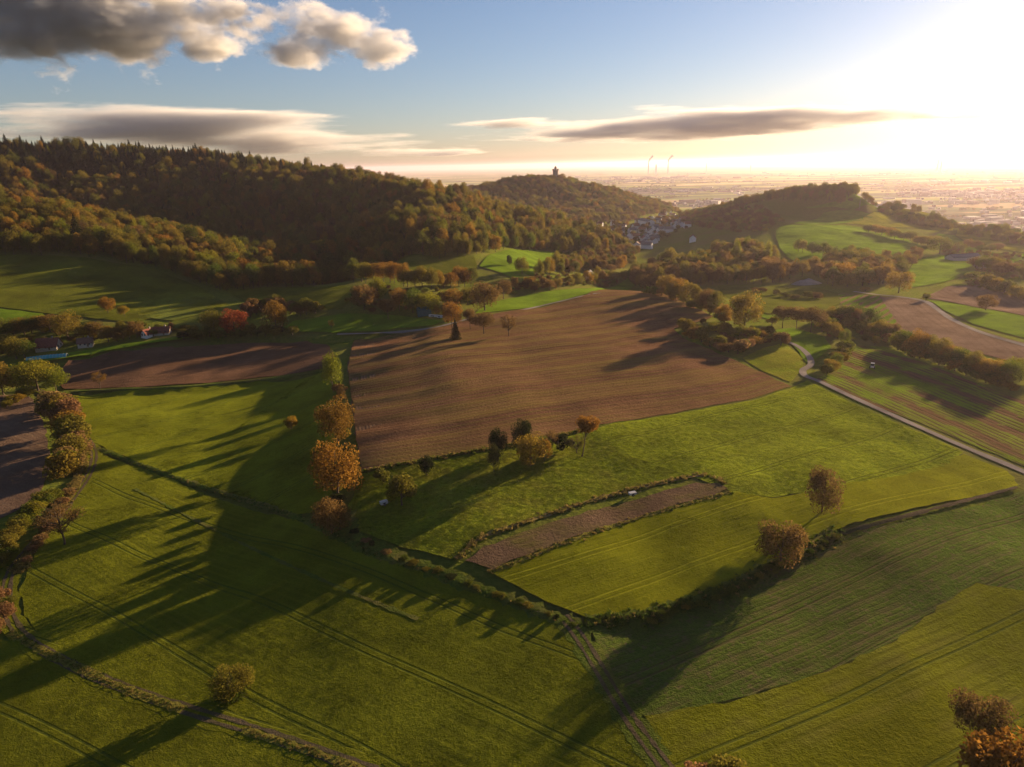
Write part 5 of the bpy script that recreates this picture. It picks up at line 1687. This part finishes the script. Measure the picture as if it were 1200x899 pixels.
# --- the town and the power stations on the plain
def far_blocks(name, label, spots, mats):
    V, Fc, mi = [], [], []
    for (x, y, w, d, hh, rz, m) in spots:
        v, f = box_vf(-w / 2, w / 2, -d / 2, d / 2, -1, hh)
        o = len(V)
        c, s_ = math.cos(rz), math.sin(rz)
        V += [(x + a * c - b * s_, y + a * s_ + b * c, PLAIN + z) for a, b, z in v]
        Fc += [tuple(i + o for i in q) for q in f]
        mi += [m] * 6
    return link(name, mesh_from(name, V, Fc, mats, matidx=mi), label=label, kind='stuff')
def town(u0, u1, d0, d1, n, label, big=1.0):
    sp = []
    cl = [(random.uniform(u0, u1), random.uniform(d0, d1)) for _ in range(max(3, n // 60))]
    for i in range(n):
        if random.random() < .7:
            c = random.choice(cl)
            u, d = c[0] + random.gauss(0, (u1 - u0) * .08), c[1] + random.gauss(0, (d1 - d0) * .06)
        else:
            u, d = random.uniform(u0, u1), random.uniform(d0, d1)
        d = max(d, 2700)
        x, y = polar(u, d)
        k = random.random()
        w = random.uniform(10, 22) * big * (1 if k < .85 else 3.5)
        sp.append((x, y, w, random.uniform(9, 14) * big * (1 if k < .85 else 2), random.uniform(6, 11) * (1 if k < .9 else 2.2), random.uniform(0, 3.1), random.choice([0, 0, 1, 2])))
    far_blocks('far_town', label, sp, ['cream_wall', 'brown_roof', 'grey_roof'])
town(1040, 1330, 2750, 6000, 800, 'hazy town spread over the plain at the right')
town(760, 900, 2800, 4300, 200, 'pale town strip on the plain behind the village', 1.3)
town(500, 1300, 6000, 15000, 450, 'far scattered settlements across the plain', 2.2)
# belts of trees on the plain
X, Y = [], []
for i in range(150):
    u, d = random.uniform(480, 1330), random.uniform(2750, 9000)
    x, y = polar(u, d)
    ln_, an = random.uniform(60, 380), random.gauss(.25, .25)
    m = int(ln_ / 14)
    t_ = RNG.uniform(-.5, .5, m) * ln_
    X.append(x + t_ * math.cos(an) + RNG.normal(0, 9, m))
    Y.append(y + t_ * math.sin(an) + RNG.normal(0, 9, m))
X, Y = np.concatenate(X), np.concatenate(Y)
scatter('tree_belts', 'tree belts dotted over the far plain', X, Y, RNG.uniform(9, 16, len(X)), RNG.uniform(12, 20, len(X)), [0, 3, 4, 8], (2, 2, 1, 2))

plain_mat('smoke_grey', (.20, .19, .20))
def stack(u, d, hh, r, label, smoke):
    x, y = polar(u, d)
    t = link('chimney_stack', lathe([(r, -2), (r * .7, hh)], 12, 'concrete', 'chimney_stack'), label=label, cat='chimney')
    t.location = (x, y, PLAIN)
    if smoke:
        pts = [(0, 0, hh), (r * .6, 0, hh + smoke * .35), (r * 3, 0, hh + smoke * .7), (r * 6, 0, hh + smoke)]
        V, Q = tube(smooth(pts, 4), r * .6, r * 1.5, 10)
        V += RNG.normal(0, r * .25, V.shape)
        p = link('smoke', mesh_np('smoke', V, Q, 'smoke_grey', True), label='dark smoke plume leaning from the ' + label, kind='stuff')
        p.location = (x, y, PLAIN)
stack(760, 15000, 230, 14, 'left tall chimney of the far power station', 120)
stack(783, 15000, 230, 14, 'right tall chimney of the far power station', 120)
stack(769, 15000, 190, 22, 'short chimney between the tall far chimneys', 0)
stack(828, 15000, 220, 9, 'lone thin chimney on the horizon', 0)
stack(880, 15000, 215, 9, 'thin mast-like chimney right of centre on the horizon', 0)
stack(1099, 13000, 190, 16, 'left chimney of the hazy works at the right', 0)
stack(1103, 13000, 190, 16, 'right chimney of the hazy works at the right', 0)

# ------------------------------------------------------------------ clouds
def cloud_mat(name, dens, nscale, cover, soft, flat, detail=5.0, amp=2.6):
    m = bpy.data.materials.new(name)
    m.use_nodes = True
    nt = m.node_tree
    nt.nodes.clear()
    t = NT.__new__(NT)
    t.m, t.t = m, nt
    t.out = t.n('ShaderNodeOutputMaterial')
    MATS[name] = m
    tc = t.n('ShaderNodeTexCoord')
    ob = tc.outputs['Object']
    geo = t.n('ShaderNodeNewGeometry')
    ln = t.n('ShaderNodeVectorMath', operation='LENGTH')
    t.l(ob, ln.inputs[0])
    mp = t.n('ShaderNodeMapping')
    mp.inputs['Scale'].default_value = nscale
    t.l(geo.outputs['Position'], mp.inputs[0])
    nz = t.noise(mp.outputs[0], 1.0, detail, .63)
    body = t.math('SUBTRACT', cover, ln.outputs['Value'])
    sep = t.n('ShaderNodeSeparateXYZ')
    t.l(ob, sep.inputs[0])
    # a flatter underside
    body = t.math('SUBTRACT', body, t.math('MULTIPLY', t.ramp(sep.outputs[2], -.15, -.75), flat))
    k = t.math('ADD', body, t.math('MULTIPLY', t.math('SUBTRACT', nz, .5), amp))
    d = t.math('MULTIPLY', t.ramp(k, 0, soft), dens)
    d = t.math('MULTIPLY', d, t.ramp(ln.outputs['Value'], 1.0, .85))
    v = t.n('ShaderNodeVolumePrincipled')
    v.inputs['Color'].default_value = (.97, .96, .96, 1)
    v.inputs['Anisotropy'].default_value = .25
    v.inputs['Density Attribute'].default_value = ''
    t.l(d, v.inputs['Density'])
    t.l(v.outputs[0], t.out.inputs['Volume'])
    m.cycles.volume_step_rate = .35
    return m

def ico_hull():
    import bmesh
    bm = bmesh.new()
    bmesh.ops.create_icosphere(bm, subdivisions=3, radius=1.0)
    me = bpy.data.meshes.new('cloud_hull')
    bm.to_mesh(me)
    bm.free()
    return me
HULL = ico_hull()
def cloud(u, v, d, wpx, hpx, depth, mat, label, roll=0.0):
    c = at_dist(u, v, d)
    sl = math.sqrt(d * d + (c[2] - CAMZ) ** 2)
    me = HULL.copy()
    me.materials.append(MATS[mat])
    o = link('cloud', me, label=label, cat='cloud')
    o.location = c
    o.rotation_euler = (0, roll, -math.atan2(c[0], c[1]))
    o.scale = (wpx * sl / F / 2, depth, hpx * sl / F / 2)
    return o
cloud_mat('cloud_heap', .0085, (.0027, .0027, .0044), .60, .25, .45, 10.0)
cloud_mat('cloud_sheet', .006, (.00045, .0009, .0045), .66, .6, .3, 7.0)
cloud_mat('cloud_lens', .0065, (.0007, .0009, .007), .74, .5, .2, 7.0)
cloud(62, 14, 6000, 500, 205, 650, 'cloud_heap', 'big grey cloud with peach rims in the top left corner')
cloud(372, 50, 6000, 270, 104, 420, 'cloud_heap', 'heaped cloud with bright top right of the big grey cloud')
cloud(232, 62, 6000, 76, 50, 200, 'cloud_heap', 'small peach puff between the two heaped clouds')
cloud(235, 154, 9000, 660, 68, 900, 'cloud_sheet', 'long grey cloud bank lying over the left ridge', roll=R(3))
cloud(505, 178, 9000, 180, 18, 400, 'cloud_lens', 'thin grey cloud streak above the castle hill')
cloud(812, 148, 9000, 680, 48, 700, 'cloud_lens', 'long lens-shaped grey cloud over the plain')

# ------------------------------------------------------------------ haze
mh = bpy.data.materials.new('haze')
mh.use_nodes = True
mh.node_tree.nodes.clear()
_o = mh.node_tree.nodes.new('ShaderNodeOutputMaterial')
_v = mh.node_tree.nodes.new('ShaderNodeVolumePrincipled')
_v.inputs['Color'].default_value = (.93, .80, .92, 1)
_v.inputs['Density'].default_value = 3.5e-5
_v.inputs['Anisotropy'].default_value = .5
_v.inputs['Density Attribute'].default_value = ''
mh.node_tree.links.new(_v.outputs[0], _o.inputs['Volume'])
MATS['haze'] = mh
HZ = 61000.0
hz = link('haze', boxes('haze', [(-HZ, HZ, -HZ, HZ, PLAIN - 1.5, 190.0)], 'haze'), label='thin warm evening haze filling the valley and plain', kind='stuff')
